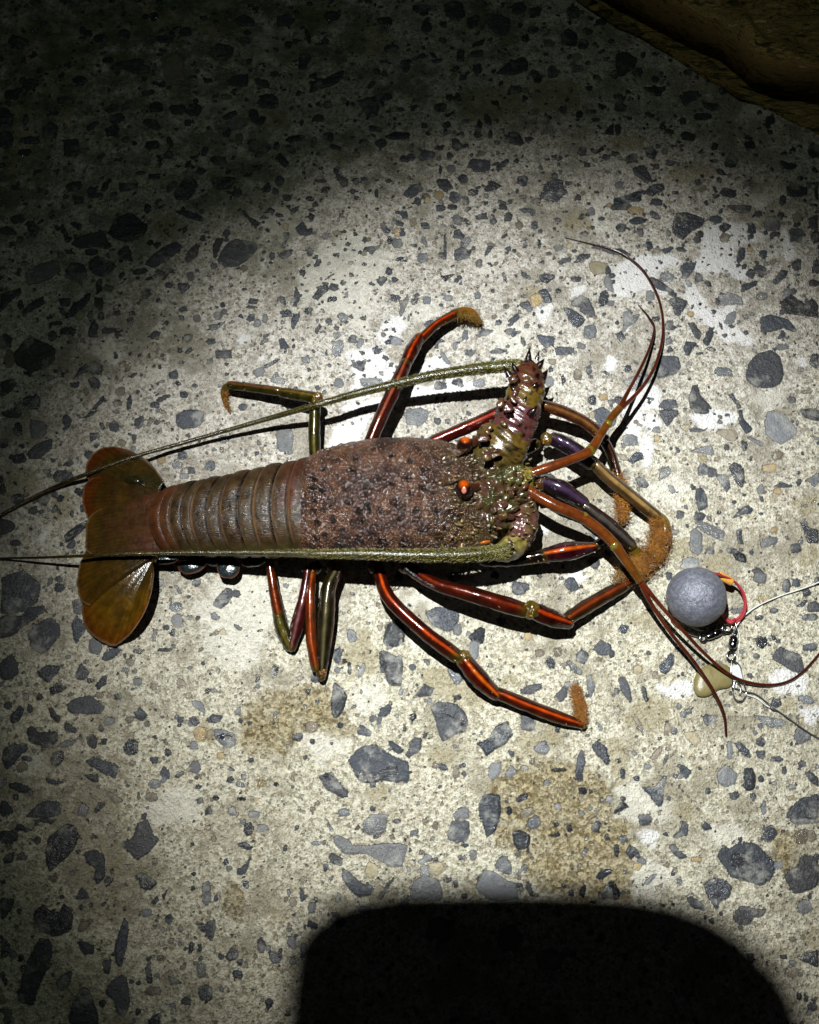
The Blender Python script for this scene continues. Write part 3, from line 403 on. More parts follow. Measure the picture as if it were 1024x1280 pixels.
class MB:
    def __init__(s): s.V = []; s.F = []; s.C = []; s.M = []
    def add(s, V, F, C, m=0):
        o = len(s.V); s.V += [tuple(v) for v in V]; s.C += C; s.F += [[o+i for i in f] for f in F]; s.M += [m]*len(F)
    def tube(s, path, col, m=0, n=14, sub=8, squash=1.0, cap=True, world=False, wob=0.0, seed=0, sq=0.0, wf=300):
        q = path if world else [W3(a) for a in path]
        c = catmull(q, sub); c = [np.array([*a[:3], max(a[3], .00005)]) for a in c]; N = len(c); rs = random.Random(seed)
        L = [0]
        for i in range(1, N): L.append(L[-1]+np.linalg.norm(c[i][:3]-c[i-1][:3]))
        V = []; C = []; F = []
        for i in range(N):
            t = c[min(i+1, N-1)][:3]-c[max(i-1, 0)][:3]; t = t/(np.linalg.norm(t)+1e-12)
            side = np.cross(t, [0, 0, 1.0]); ln = np.linalg.norm(side)
            side = side/ln if ln > .05 else np.array([1.0, 0, 0]); up = np.cross(side, t)
            for k in range(n):
                a = 2*math.pi*k/n; r = c[i][3]*(1+sq*math.cos(4*a))*(1+wob*noise.noise(Vector((c[i][0]*wf+1.6*math.cos(a), c[i][1]*wf+1.6*math.sin(a), seed*3.1))))
                V.append(c[i][:3]+up*math.cos(a)*r*squash+side*math.sin(a)*r)
                C.append(col(L[i]/L[-1], (math.degrees(a)+180) % 360-180))
        for i in range(N-1):
            for k in range(n): F.append([i*n+k, i*n+(k+1) % n, (i+1)*n+(k+1) % n, (i+1)*n+k])
        if cap:
            for e, sgn in ((0, -1), (N-1, 1)):
                t = c[e][:3]-c[e-sgn][:3]; t = t/(np.linalg.norm(t)+1e-12); b = len(V)
                V.append(c[e][:3]+t*c[e][3]*.55); C.append(C[e*n])
                for k in range(n):
                    F.append([b, e*n+(k+1) % n, e*n+k] if sgn < 0 else [b, e*n+k, e*n+(k+1) % n])
        s.add(V, F, C, m); return c
    def cone(s, p, d, ln, r, c0, c1, m=0, n=6, bend=None):
        d = np.array(d, float); d /= np.linalg.norm(d)+1e-12
        a = np.cross(d, [.3, .2, 1]); a /= np.linalg.norm(a)+1e-12; b = np.cross(d, a); p = np.array(p)
        V = []; C = []; bd = np.array(bend if bend is not None else (0, 0, 0))
        for f, rr in ((0, 1), (.45, .62)):
            for k in range(n):
                t = 2*math.pi*k/n; V.append(p+d*ln*f+bd*ln*f*f+(a*math.cos(t)+b*math.sin(t))*r*rr); C.append(lerp3(c0, c1, f))
        V.append(p+d*ln+bd*ln); C.append(c1)
        F = [[k, (k+1) % n, n+(k+1) % n, n+k] for k in range(n)]+[[n+k, n+(k+1) % n, 2*n] for k in range(n)]
        s.add(V, F, C, m)
    def hair(s, p, d, ln, r, c0, c1, bend=(0, 0, 0), m=0):
        d = np.array(d, float); d /= np.linalg.norm(d)+1e-12; a = np.cross(d, [.3, .2, 1]); a /= np.linalg.norm(a)+1e-12; b = np.cross(d, a)
        p = np.array(p); V = []; C = []; bd = np.array(bend)
        for f, rr in ((0, 1), (.5, .75)):
            for k in range(3):
                t = 2.094*k; V.append(p+d*ln*f+bd*ln*f*f+(a*math.cos(t)+b*math.sin(t))*r*rr); C.append(lerp3(c0, c1, f))
        V.append(p+d*ln+bd*ln); C.append(c1)
        s.add(V, [[0, 1, 4, 3], [1, 2, 5, 4], [2, 0, 3, 5], [3, 4, 6], [4, 5, 6], [5, 3, 6]], C, m)
    def blob(s, px, py, z, rx, ry, rz, ang, col, m=0, amp=.12, fr=260, seed=1, nu=28, nv=18):
        """lumpy ellipsoid; rx ry in photo px, rz mm"""
        c = P(px, py, z/1000); k = PX*(1-z/1000/.57); a = R(-ang); V = []; C = []; F = []
        for j in range(nv+1):
            th = math.pi*j/nv
            for i in range(nu):
                ph = 2*math.pi*i/nu; d = np.array([math.sin(th)*math.cos(ph), math.sin(th)*math.sin(ph), math.cos(th)])
                u, v, w_ = d[0]*rx*k, d[1]*ry*k, d[2]*rz/1000
                q = np.array([u*math.cos(a)-v*math.sin(a), u*math.sin(a)+v*math.cos(a), w_])
                f = 1+amp*noise.fractal(Vector((c+q)*fr)+Vector((seed, 0, 0)), 1.0, 2.0, 3)
                V.append(c+q*f); C.append(col(d, noise.noise(Vector((c+q)*180)+Vector((0, seed*2, 0)))))
        for j in range(nv):
            for i in range(nu): F.append([j*nu+i, (j+1)*nu+i, (j+1)*nu+(i+1) % nu, j*nu+(i+1) % nu])
        s.add(V, F, C, m)
    def build(s, name, mats, parent=None):
        return mesh_from(name, s.V, s.F, mats, (np.clip(np.array(s.C), 0, 1)**1.27)*.82, s.M, parent)

# ------------------------------------------------------------------ shell materials (wet)
def shell_mat(name, granular, rough, fine=900.0, sss=0.0, glint=1.0):
    s = NT(name); c = s.attr('Col').outputs['Color']
    n1 = s.noise(520, 4, .65).outputs[0]; n2 = s.noise(150, 3, .6).outputs[0]
    c = s.mix(1.0, c, s.mix(n1, (.55, .52, .5), (1.45, 1.5, 1.5)), 'MULTIPLY')
    c = s.mix(1.0, c, s.mix(s.step(n2, .3, .7), (.72, .72, .72), (1.22, 1.22, 1.22)), 'MULTIPLY')
    if granular:
        v = s.vor(granular, rnd=.9); d = v.outputs['Distance']
        c = s.mix(s.math('MULTIPLY', s.step(d, .32, .10), .40), c, (.24, .15, .12))
        c = s.mix(s.math('MULTIPLY', s.step(d, .5, .8), .5), c, (.02, .012, .01))
        h = s.math('ADD', s.math('MULTIPLY', s.step(d, .62, .05), 1.0), s.math('MULTIPLY', n1, .9))
        nor = s.bump(h, .0011, 1.0)
        r = s.lin(n1, .3, .7, rough*.7, rough*1.7)
    else:
        vec = None
        if glint > 2.5: vec = s.node('Mapping', {0: s.pos(), 'Scale': (.22, 1.0, 1.0)}).outputs[0]
        nf = s.noise(fine, 3, .6, vec).outputs[0]
        h = s.math('ADD', s.math('MULTIPLY', nf, .35*glint), s.math('MULTIPLY', n2, .5))
        nor = s.bump(h, .0005, .55); r = s.lin(n1, .3, .7, rough*.7, rough*1.5)
        if glint > 2.5: r = s.lin(s.step(s.math('ADD', s.math('MULTIPLY', n1, .5), s.math('MULTIPLY', nf, .5)), .44, .60), 0, 1, .50, rough*.55)
    return s.set(col=c, rough=r, nor=nor, spec=(.20 if glint > 2.5 else .85 if granular else .55), coat=(.0 if granular or glint > 2.5 else .16), coatr=.10, coatn=nor)
M_leg = shell_mat('wet_leg_shell', 0, .15, 800, glint=.9)
M_car = shell_mat('granular_carapace', 850, .13)
M_abd = shell_mat('tail_shell', 0, .25, 1500, glint=3.2)
M_fan = shell_mat('tail_fan_membrane', 0, .17, 900, glint=1.3)
M_head = shell_mat('knobbly_head_shell', 0, .23, 800, glint=2.2)
M_hair = shell_mat('stiff_bristle', 0, .35, 900)
M_ant = shell_mat('antenna_shell', 0, .20, 1600, glint=2.4)
M_eye = shell_mat('eye_glass', 0, .05, 300, glint=.05)
BODY_MATS = [M_leg, M_car, M_abd, M_fan, M_head]

lob = empty('spiny_lobster', tuple(P(400, 650, 0)), 'large wet brown spiny lobster lying on the concrete with long antennae and orange striped legs', 'lobster')
body = MB(); rl = random.Random(11)

def interp(st, x, k):
    xs = [a[0] for a in st]; return float(np.interp(x, xs, [a[k] for a in st]))
def sm_interp(st, xs):
    """smooth (monotone-ish) interpolation of station table at xs"""
    out = []
    for x in xs:
        out.append([np.mean([interp(st, x+dx, k) for dx in (-7, -4, -2, 0, 2, 4, 7)]) for k in range(1, len(st[0]))])
    return np.array(out)

# ------------------------------------------------------------------ carapace
CST = [  # x, top y, bottom y, z low, z high
 (378, 577, 693, 10, 40), (386, 573, 696, 9, 42), (400, 566, 695, 8, 43), (430, 557, 695, 7, 46), (470, 551, 696, 7, 48), (510, 550, 696, 7, 48),
 (545, 552, 695, 8, 46), (565, 556, 693, 9, 45), (582, 562, 690, 10, 42), (600, 574, 688, 12, 38), (616, 588, 680, 15, 34), (628, 604, 662, 18, 30)]
nr, na = 250, 190
xs = np.linspace(380, 626, nr); tab = sm_interp(CST, xs)
darks = []   # dark spine pits, photo px
for q in ((393, 598), (393, 625), (394, 640), (395, 655), (397, 672), (404, 612), (413, 632), (419, 648), (430, 664), (436, 628), (452, 650), (470, 598), (487, 603), (489, 570), (441, 590),
          (405, 585), (420, 575), (446, 572), (466, 562), (512, 575), (510, 597), (512, 618), (495, 630), (500, 650), (480, 660), (520, 640), (530, 665), (545, 640), (450, 676), (478, 680), (505, 682),
          (428, 605), (432, 612), (457, 612), (447, 640), (415, 655), (405, 668), (462, 634), (531, 585), (541, 618), (410, 690), (390, 612), (404, 640), (440, 655), (425, 680), (465, 668), (530, 610), (476, 640), (388, 684), (560, 640), (555, 660), (572, 650)):
    darks.append((q[0]+rl.uniform(-2, 2), q[1]+rl.uniform(-2, 2), rl.uniform(2.2, 4.6)))
V = []; C = []; F = []
for i in range(nr):
    yt, yb, zl, zh = tab[i]; zc = (zl+zh)/2/1000; a = P(xs[i], yt, zc); b = P(xs[i], yb, zc)
    yc = (a[1]+b[1])/2; ha = (a[1]-b[1])/2; hb = (zh-zl)/2000; xw = (a[0]+b[0])/2
    for j in range(na):
        t = 2*math.pi*j/na; ct, s_ = math.cos(t), math.sin(t); e = 2/2.35
        V.append([xw, yc+ha*math.copysign(abs(ct)**e, ct), zc+hb*math.copysign(abs(s_)**e, s_)])
V = np.array(V); G = V.reshape(nr, na, 3)
du = np.gradient(G, axis=0); dv = np.roll(G, -1, 1)-np.roll(G, 1, 1); N = np.cross(dv, du); N /= np.linalg.norm(N, axis=2, keepdims=True)+1e-12
cen = G.mean(1, keepdims=True); fl = np.sign((N*(G-cen)).sum(2, keepdims=True)); N *= fl
PXX, PYY = proj(G); vis = (N*(CAM-G)).sum(2) > 0
disp = np.zeros((nr, na)); dark = np.zeros((nr, na))
for x, y, r in darks:
    d = np.hypot(PXX-x, PYY-y); disp += (.0010*np.exp(-(d/(r*2.4))**2)-.0016*np.exp(-(d/(r*1.3))**4))*vis; dark = np.maximum(dark, np.exp(-(d/(r*1.45))**4)*vis)
# cervical groove and branchial lines
gr = np.exp(-((PXX-(548+.0022*(PYY-625)**2*-1-18))/6)**2)*.0013*np.clip((PYY-590)/30, 0, 1)
disp -= gr*vis
disp -= .0006*np.exp(-((PYY-(612+.02*(PXX-440)))/5)**2)*((PXX > 395) & (PXX < 530))*vis
for i in range(nr):
    for j in range(na):
        p = Vector(G[i, j]); k = noise.fractal(p*210, 1.0, 2.1, 3); c2 = noise.cell(p*650)
        disp[i, j] += .00050*k + .00022*noise.noise(p*900)
        x, y = PXX[i, j], PYY[i, j]
        base = lerp3((.112, .052, .024), (.18, .090, .044), min(1, max(0, .5+k)))
        k3 = noise.fractal(p*95+Vector((7, 1, 0)), 1.0, 2.0, 4); base = lerp3(base, (.035, .014, .010), min(.85, max(0, k3*2.2)))
        if k3 < -.12: base = lerp3(base, (.20, .115, .070), min(.6, (-k3-.12)*2.5))
        f = min(1, max(0, (x-520)/60)); base = lerp3(base, (.085, .060, .022), f*.75)
        if vis[i, j]:
            g_ = math.exp(-((x-578)/22)**2-((y-668)/14)**2); base = lerp3(base, (.22, .14, .035), g_*.8)
            g_ = math.exp(-((x-452)/22)**2-((y-600)/22)**2)*max(0, k+.4); base = lerp3(base, (.03, .008, .006), min(1, g_*1.1))
            g_ = math.exp(-((y-(yb:=700))/7)**2)*.5; base = lerp3(base, (.10, .085, .02), g_)
        base = lerp3(base, (.006, .004, .004), float(dark[i, j])*.95)
        C.append(base)
G = G+N*disp[..., None]; Vf = G.reshape(-1, 3)
for i in range(nr-1):
    for j in range(na): F.append([i*na+j, i*na+(j+1) % na, (i+1)*na+(j+1) % na, (i+1)*na+j])
F.append([j for j in range(na)]); F.append([(nr-1)*na+j for j in range(na-1, -1, -1)])
body.add(Vf, F, C, 1)
CARG, CARN, CARVIS = G, N, vis
def on_carapace(px, py):
    d = np.hypot(PXX-px, PYY-py)+np.where(CARVIS, 0, 999); k = np.unravel_index(np.argmin(d), d.shape); return CARG[k], CARN[k]
for x, y, r in darks:                                   # the dark spines themselves, leaning forward
    p, n_ = on_carapace(x, y); body.cone(p-n_*.0004, n_*.75+np.array([.75, 0, 0]), .0022+r*.0004, r*.00030, (.012, .007, .006), (.05, .025, .012), 4, 7)
for k in range(320):                                    # fine tubercles
    x, y = rl.uniform(384, 600), rl.uniform(556, 700); p, n_ = on_carapace(x, y)
    body.cone(p-n_*.0002, n_+np.array([.9, 0, 0]), rl.uniform(.0009, .0018), rl.uniform(.0003, .0006), (.09, .045, .035), (.26, .16, .11), 4, 5)
for k in range(1300):                                   # wet granules that catch the torch
    x, y = rl.uniform(382, 598), rl.uniform(553, 694); p, n_ = on_carapace(x, y); r_ = rl.uniform(.0003, .00075); nn = [r_, r_, r_]
    q = 6; Vb = []; Cb = []; cc_ = rl.choice([(.10, .05, .035), (.15, .075, .05), (.19, .10, .07)])
    ax = np.cross(n_, [1, 0, 0]); ax /= np.linalg.norm(ax)+1e-9; ay = np.cross(n_, ax)
    for hh, rr in ((-.2, 1), (.35, .92), (.75, .6)):
        for a_ in range(q): t_ = a_*1.0472; Vb.append(p+n_*r_*hh+(ax*math.cos(t_)+ay*math.sin(t_))*r_*rr); Cb.append(cc_)
    Vb.append(p+n_*r_*.95); Cb.append(cc_)
    body.add(Vb, [[j*q+a_, j*q+(a_+1) % q, (j+1)*q+(a_+1) % q, (j+1)*q+a_] for j in (0, 1) for a_ in range(q)]+[[2*q+a_, 2*q+(a_+1) % q, 3*q] for a_ in range(q)], Cb, 4)
for k in range(150):                                    # bristly rear rim of the carapace
    y = 572+126*k/150+rl.uniform(-1, 1); p, n_ = on_carapace(387+rl.uniform(-2, 3), y); body.hair(p, n_+np.array([-.8, rl.uniform(-.3, .3), 0]), .0016, .00010, (.10, .06, .03), (.25, .17, .10), m=4)

# ------------------------------------------------------------------ abdomen (six overlapping rings)
AST = [(190, 612, 690, 9, 26), (205, 607, 691, 8, 29), (232, 602, 693, 8, 32), (262, 597, 694, 8, 34), (300, 589, 695, 8, 36), (340, 581, 695, 8, 38), (370, 576, 694, 8, 40), (392, 573, 692, 9, 40)]
bnd = [190, 205, 217, 233, 244, 264, 280, 303, 321, 344, 363, 388]
nr2, na2 = 300, 120; xs2 = np.linspace(190, 392, nr2); tab2 = sm_interp(AST, xs2); V = []; C = []; F = []
for i in range(nr2):
    x = xs2[i]; yt, yb_, zl, zh = tab2[i]; zc = (zl+zh)/2/1000; a = P(x, yt, zc); b = P(x, yb_, zc)
    yc = (a[1]+b[1])/2; ha = (a[1]-b[1])/2; hb = (zh-zl)/2000; xw = (a[0]+b[0])/2
    k = max(j for j in range(len(bnd)) if bnd[j] <= x+1e-6) if x >= bnd[0] else 0; k = min(k, len(bnd)-2)
    f = (x-bnd[k])/(bnd[k+1]-bnd[k]); main = k % 2 == 0
    lip = 1+.030*(1-f)**1.6+.042*math.sin(math.pi*f) if main else 1+.012*(1-f)+.020*math.sin(math.pi*f)
    lip -= .035*math.exp(-((1-f)/.13)**2)
    if f < .08: lip -= .035*(1-f/.08)
    for j in range(na2):
        t = 2*math.pi*j/na2; ct, s_ = math.cos(t), math.sin(t); e = 2/2.2
        bow = .0075*(abs(ct)**1.9)*(1-.5*(x-190)/200)
        z_ = zc+hb*lip*math.copysign(abs(s_)**e, s_); yy = yc+ha*(1+(lip-1)*.75)*math.copysign(abs(ct)**e, ct)
        if x > 378: bow *= (392-x)/14
        p = Vector((xw+bow, yy, z_)); kk = noise.fractal(p*170, 1, 2, 3)
        p = p+Vector((0, 0, 1))*.00035*kk
        V.append(p)
        col = lerp3((.048, .029, .014), (.085, .052, .024), min(1, max(0, .5+kk)))
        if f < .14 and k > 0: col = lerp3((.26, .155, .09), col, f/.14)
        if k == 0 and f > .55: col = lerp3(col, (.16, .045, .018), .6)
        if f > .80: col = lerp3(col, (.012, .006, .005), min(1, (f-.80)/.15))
        if not main: col = lerp3(col, (.09, .065, .035), .4)
        if ct < -.75: col = lerp3(col, (.085, .07, .025), min(1, (-ct-.75)*5))
        if x < 215: col = lerp3(col, (.12, .045, .018), .6)
        if 350 < x < 376 and ct > -.2: col = lerp3(col, (.12, .03, .02), .35)
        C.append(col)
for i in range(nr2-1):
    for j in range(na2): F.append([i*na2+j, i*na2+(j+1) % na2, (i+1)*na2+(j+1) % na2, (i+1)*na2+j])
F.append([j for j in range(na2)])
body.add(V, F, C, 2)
AG = np.array([tuple(v) for v in V]).reshape(nr2, na2, 3); AX, AY = proj(AG)
def on_abd(px, py):
    d = np.hypot(AX-px, AY-py)+np.where(AG[..., 2] > AG[..., 2].mean(1, keepdims=True)-.012, 0, 50); k = np.unravel_index(np.argmin(d), d.shape); return AG[k]
for x, y in ((201, 667), (232, 670), (263, 671), (300, 673), (342, 675)):     # side points of each ring
    p = on_abd(x, y); body.blob(x, y-1, p[2]*1000+.4, 1.6, 2.4, .9, 0, lambda d, n: (.55, .55, .45), 4, .1)
    for k in range(4):
        q = on_abd(x+rl.uniform(-3, 7), y+rl.uniform(4, 12)); body.cone(q-np.array([0, 0, .0004]), (rl.uniform(-.8, .1), -.8, .5), .0024, .0009, (.20, .05, .025), (.30, .10, .05), 4)
body.blob(371, 657, on_abd(371, 657)[2]*1000+.2, 3.2, 6, .9, 10, lambda d, n: (.52, .34, .13), 4, .3)      # tan chip in the joint
for k in range(170):                                     # short fringe along the lower edge
    x = rl.uniform(200, 382); y = 689+rl.uniform(-3, 3); p = on_abd(x, y); body.hair(p, (rl.uniform(-.9, .1), -1, .2), rl.uniform(.0012, .0026), .00012, (.12, .09, .02), (.32, .26, .08), m=4)

# ------------------------------------------------------------------ tail fan: five plates
def plate(b0, b1, outline, bulge, th, dark_c, mid_c, rim_c, seed=0, edge_c=(.38, .26, .15), nu=34, sub=10):
    o = catmull(outline, sub); nv = len(o); V = []; C = []; F = []
    for i in range(nv):
        v = i/(nv-1); b = np.array(b0)*(1-v)+np.array(b1)*v; bw = P(b[0], b[1], b[2]/1000); ow = P(o[i][0], o[i][1], o[i][2]/1000)
        scal = 1+.016*noise.noise(Vector((i*.22, seed, 0)))+.005*noise.noise(Vector((i*1.1, seed, 4)))
        for k in range(nu):
            u = k/(nu-1); p = bw+(ow-bw)*u*scal
            rib = .00010*u*math.sin(v*62+seed)*math.sin(math.pi*min(1, u*1.1))
            edge = 1-min(1, (1-abs(2*v-1))*6)
            p = p+np.array([0, 0, bulge/1000*math.sin(math.pi*u**1.2)*(1-.6*edge)+rib])
            n_ = noise.fractal(Vector(p)*140+Vector((seed, 0, 0)), 1, 2, 3)
            c = lerp3(dark_c, mid_c, min(1, max(0, (u-.25)*1.6+n_*.5))); c = lerp3(c, rim_c, max(0, (u-.76)/.24)**1.3)
            c = lerp3(c, rim_c, edge*.35*u)
            c = lerp3(c, (c[0]*.45, c[1]*.45, c[2]*.4), (.5+.5*math.sin(v*95+seed+1.2))*.42*u)
            if u > .985: c = edge_c
            V.append(p); C.append(c)
    n0 = len(V)
    V += [v-np.array([0, 0, th/1000]) for v in V]; C += C[:]
    for i in range(nv-1):
        for k in range(nu-1):
            a = i*nu+k; F.append([a, a+nu, a+nu+1, a+1]); F.append([n0+a, n0+a+1, n0+a+nu+1, n0+a+nu])
    for q in range(int(nv*3.2)):
        i = rl.randrange(2, nv-2); e_ = np.array(V[i*nu+nu-1]); d_ = e_-np.array(V[i*nu+nu-4]); body.hair(e_-d_*.1, d_+np.array([0, 0, -.0002]), rl.uniform(.0006, .0015), .00010, edge_c, (.30, .16, .05), m=4)
    ring = [k for k in range(nu)]+[i*nu+nu-1 for i in range(1, nv)]+[(nv-1)*nu+k for k in range(nu-2, -1, -1)]+[i*nu for i in range(nv-2, 0, -1)]
    for a, b in zip(ring, ring[1:]+ring[:1]): F.append([a, b, n0+b, n0+a])
    body.add(V, F, C, 3)
OLV = (.060, .048, .012); AMB = (.20, .105, .010); RED = (.19, .050, .012)
plate((203, 603, 14), (196, 622, 14), [(206, 602, 12), (192, 583, 8), (178, 571, 6), (160, 562, 4), (141, 558, 4), (125, 561, 4), (113, 571, 3.5), (107, 585, 3.5), (110, 599, 5), (124, 606, 8)], 2.5, .9, (.050, .040, .012), (.10, .058, .014), RED, 1)
plate((200, 612, 17), (198, 636, 17), [(124, 596, 8), (113, 599, 6), (105, 608, 5), (103, 622, 4.5), (105, 637, 5), (112, 650, 7), (124, 656, 9)], 2.5, .9, (.065, .040, .014), (.11, .062, .014), (.22, .055, .012), 2)
plate((194, 700, 14), (192, 690, 15), [(190, 700, 18), (192, 712, 19), (190, 735, 19), (182, 762, 17), (167, 787, 12), (151, 803, 4.5), (140, 807, 3.5), (123, 800, 3.5), (108, 786, 4), (103, 770, 4.5), (103, 752, 6), (110, 735, 8)], 4.0, 1.0, (.085, .055, .012), (.21, .115, .012), (.22, .075, .012), 3)
plate((193, 695, 17), (190, 672, 18), [(112, 757, 9), (102, 752, 8), (97, 738, 7), (97, 720, 7), (101, 702, 8), (109, 687, 9), (124, 680, 12)], 3.0, .9, (.065, .042, .012), (.125, .072, .013), (.17, .085, .015), 4)
plate((206, 613, 21), (206, 688, 19), [(126, 636, 12), (113, 645, 10), (108, 656, 9), (107, 668, 9), (107, 680, 10), (110, 690, 11), (128, 700, 12)], 2.0, 1.2, (.10, .045, .022), (.085, .058, .018), (.16, .085, .020), 5)
body.blob(168, 601, 14, 12, 7, 2.2, 10, lambda d, n: (.035, .032, .012), 3, .2)
body.blob(190, 697, 13, 7, 6, 4, 0, lambda d, n: (.14, .08, .02), 4, .2)

# swimmerets: rounded flaps hanging under the near edge of the tail
for px, py, rx, ry, z, a in ((207, 699, 17, 7, 9, -5), (241, 705, 19, 12, 8, -18), (286, 709, 14, 15, 10, 10), (268, 700, 12, 8, 7, 0), (318, 701, 17, 8, 9, -10)):
    body.blob(px, py, z, rx, ry, 2.2, a, lambda d, n: lerp3((.020, .035, .042), (.24, .085, .03), min(1, max(0, (math.hypot(d[0], d[1])-.86)*7))) , 4, .10, seed=px)

# ------------------------------------------------------------------ walking legs
ORG = (.55, .085, .010); ORB = (.70, .17, .012); RDD = (.15, .028, .016); OLI = (.115, .095, .018); PUR = (.045, .026, .048); BRN = (.19, .075, .022); TAN = (.23, .135, .050); DRK = (.030, .018, .012); GRN = (.085, .090, .018)
def stripes(top, side, low, off=0, w=26, ends=None, low2=None):  # top stripe mixes orange pigment with painted glow of scattered lamp light
    def f(t, a):
        d = abs((a-off+180) % 360-180)
        w2 = w*(.42 if top in (ORG, ORB) or top[0] > .35 else .75)*(1+.25*noise.noise(Vector((t*5, off, 1)))); c = lerp3(top, side, min(1, max(0, (d-w2*.35)/(w2*.95))))
        s2 = (a-off+180) % 360-180
        if d > 55: c = lerp3(side, low if s2 > 0 or low2 is None else low2, min(1, (d-55)/35))
        st_ = noise.noise(Vector((t*4+off, a*.13, 3))); c = lerp3(c, (.06, .045, .014), max(0, st_)*.9 if d > 20 else 0)
        e = min(t, 1-t)
        if e < .09: c = lerp3(ends or (.16, .12, .025), c, e/.09)
        c2 = (.80 if d < w2*.5 else .42)+.24*noise.noise(Vector((t*9, a*.02, off)))
        return tuple(q*c2 for q in c)
    return f
def joint(px, py, z, r, c=(.22, .13, .025), amp=.22):
    body.blob(px, py, z, r, r, r*.42, 0, lambda d, n: lerp3(c, (.05, .04, .01), min(1, max(0, .4+n))), 4, amp, 420, seed=px, nu=22, nv=14)
    for k in range(5):
        q = P(px+rl.uniform(-r, r)*.7, py+rl.uniform(-r, r)*.7, (z+r*.3)/1000); body.cone(q, (rl.uniform(-1, 1), rl.uniform(-1, 1), 1), .0018, .0007, c, (.45, .28, .08), 4, 5)
def seg(pts, col, **k): return body.tube([(q[0], q[1], q[2], q[3]*.88) for q in pts], col, 0, 20, 10, sq=.08, wob=.09, wf=420, seed=int(pts[0][0]), **k)
def knuckled(pts, col, f0=.78, f1=.86, **k):
    """limb article: pinched at both ends, swollen just before the far joint"""
    a = [list(p) for p in pts]; s0 = list(a[0]); s0[3] *= f0; e0 = list(a[-1]); e0[3] *= f1
    m = lambda p, q, t: [p[i]*(1-t)+q[i]*t for i in range(4)]
    for k_ in range(5):
        b_ = m(a[-2], a[-1], rl.uniform(.2, .95)); w_ = W3(b_); an_ = rl.uniform(-1.3, 1.3)
        body.cone(w_[:3]+np.array([0, math.sin(an_), math.cos(an_)])*w_[3]*.85, (rl.uniform(0, 1)*np.sign(a[-1][0]-a[0][0]+.1), math.sin(an_), math.cos(an_)), .0016, .0005, (.10, .05, .015), (.30, .16, .04), 4, 5)
    q = [s0, m(a[0], a[1], .18)]+a[1:-1]+[m(a[-2], a[-1], .80), e0]; q[-2][3] *= 1.04
    return seg(q, col, **k)
# far side
knuckled([(394, 582, 12, 7.5), (393, 545, 17, 8), (394, 502, 20, 7.5)], stripes((.20, .17, .05), (.08, .075, .016), (.11, .030, .018), 0, 34, low2=(.075, .065, .02)))
knuckled([(400, 498, 20, 8), (376, 494, 17, 8.5), (350, 490, 14, 7)], stripes((.22, .14, .035), GRN, (.12, .035, .012), 0, 30))
knuckled([(353, 490, 14, 6.8), (318, 485, 12, 6.5), (285, 481, 10, 6.2)], stripes((.20, .085, .035), OLI, GRN, 10, 30))
seg([(288, 481, 10, 5.8), (281, 486, 7, 5.2), (280, 498, 4, 3.4), (288, 517, 1, 1.0)], lambda t, a: lerp3(OLI, (.34, .15, .02), t))
joint(397, 497, 20, 7.5); 
knuckled([(459, 562, 20, 8.5), (476, 522, 23, 9.5), (496, 480, 23, 10), (509, 450, 20, 8)], stripes((.42, .13, .07), (.15, .030, .020), (.05, .015, .02), -5, 26))
knuckled([(506, 458, 20, 8), (515, 438, 19, 10), (525, 420, 15, 7.5)], stripes(ORG, (.16, .03, .016), (.10, .03, .02), 0, 26))
knuckled([(522, 428, 15, 7), (545, 406, 13, 6.6), (571, 391, 10, 7)], stripes(ORG, (.18, .04, .014), OLI, 5, 34))
seg([(566, 393, 10, 7), (580, 389, 9, 7.2), (592, 392, 6, 6), (602, 404, 3, 2)], lambda t, a: lerp3((.16, .10, .02), (.40, .16, .02), t))
knuckled([(515, 566, 20, 8), (545, 551, 25, 9), (598, 528, 28, 9.5), (645, 506, 28, 9)], stripes((.50, .10, .05), (.17, .022, .018), (.05, .012, .02), 0, 30))
knuckled([(672, 505, 24, 8), (702, 514, 22, 9), (730, 527, 18, 8.5), (754, 546, 14, 8)], stripes((.30, .16, .06), (.22, .05, .020), OLI, 20, 40, low2=(.24, .025, .018)))
seg([(752, 545, 14, 7), (764, 568, 10, 7), (773, 600, 7, 7), (779, 628, 6, 7), (777, 656, 4, 4)], stripes((.16, .06, .03), DRK, OLI))
joint(640, 508, 26, 9); joint(755, 548, 14, 7)
# leg B
knuckled([(640, 570, 16, 8), (672, 553, 19, 9)], stripes(BRN, DRK, DRK)); joint(684, 549, 20, 9, (.25, .14, .02))
knuckled([(688, 546, 20, 10), (714, 560, 21, 12), (742, 582, 18, 9)], stripes((.10, .06, .11), PUR, (.07, .06, .05), 5, 40, low2=(.45, .05, .012)))
knuckled([(733, 570, 17, 8), (762, 598, 15, 9), (795, 625, 12, 9), (826, 650, 9, 8)], stripes((.40, .27, .12), TAN, TAN, 8, 50, low2=(.10, .022, .012)))
seg([(818, 643, 9, 8.5), (829, 655, 8, 9), (830, 675, 7, 9), (820, 695, 6, 9), (802, 711, 5, 8), (784, 720, 4, 5)], lambda t, a: lerp3((.22, .16, .03), (.33, .13, .015), t))
# leg C
joint(676, 604, 25, 9, (.16, .06, .03))
knuckled([(676, 601, 25, 9), (702, 612, 26, 13), (734, 632, 21, 8)], stripes((.10, .06, .11), PUR, (.12, .08, .03), 5, 50, low2=(.75, .13, .012)))
knuckled([(726, 630, 21, 9), (757, 653, 19, 10.5), (792, 684, 13, 8)], stripes((.12, .10, .09), (.04, .03, .03), OLI, 5, 40, low2=(.60, .08, .012)))
seg([(786, 680, 12, 7), (802, 700, 8, 8), (803, 720, 5, 7), (790, 728, 4, 4)], lambda t, a: lerp3(OLI, (.26, .10, .012), t))
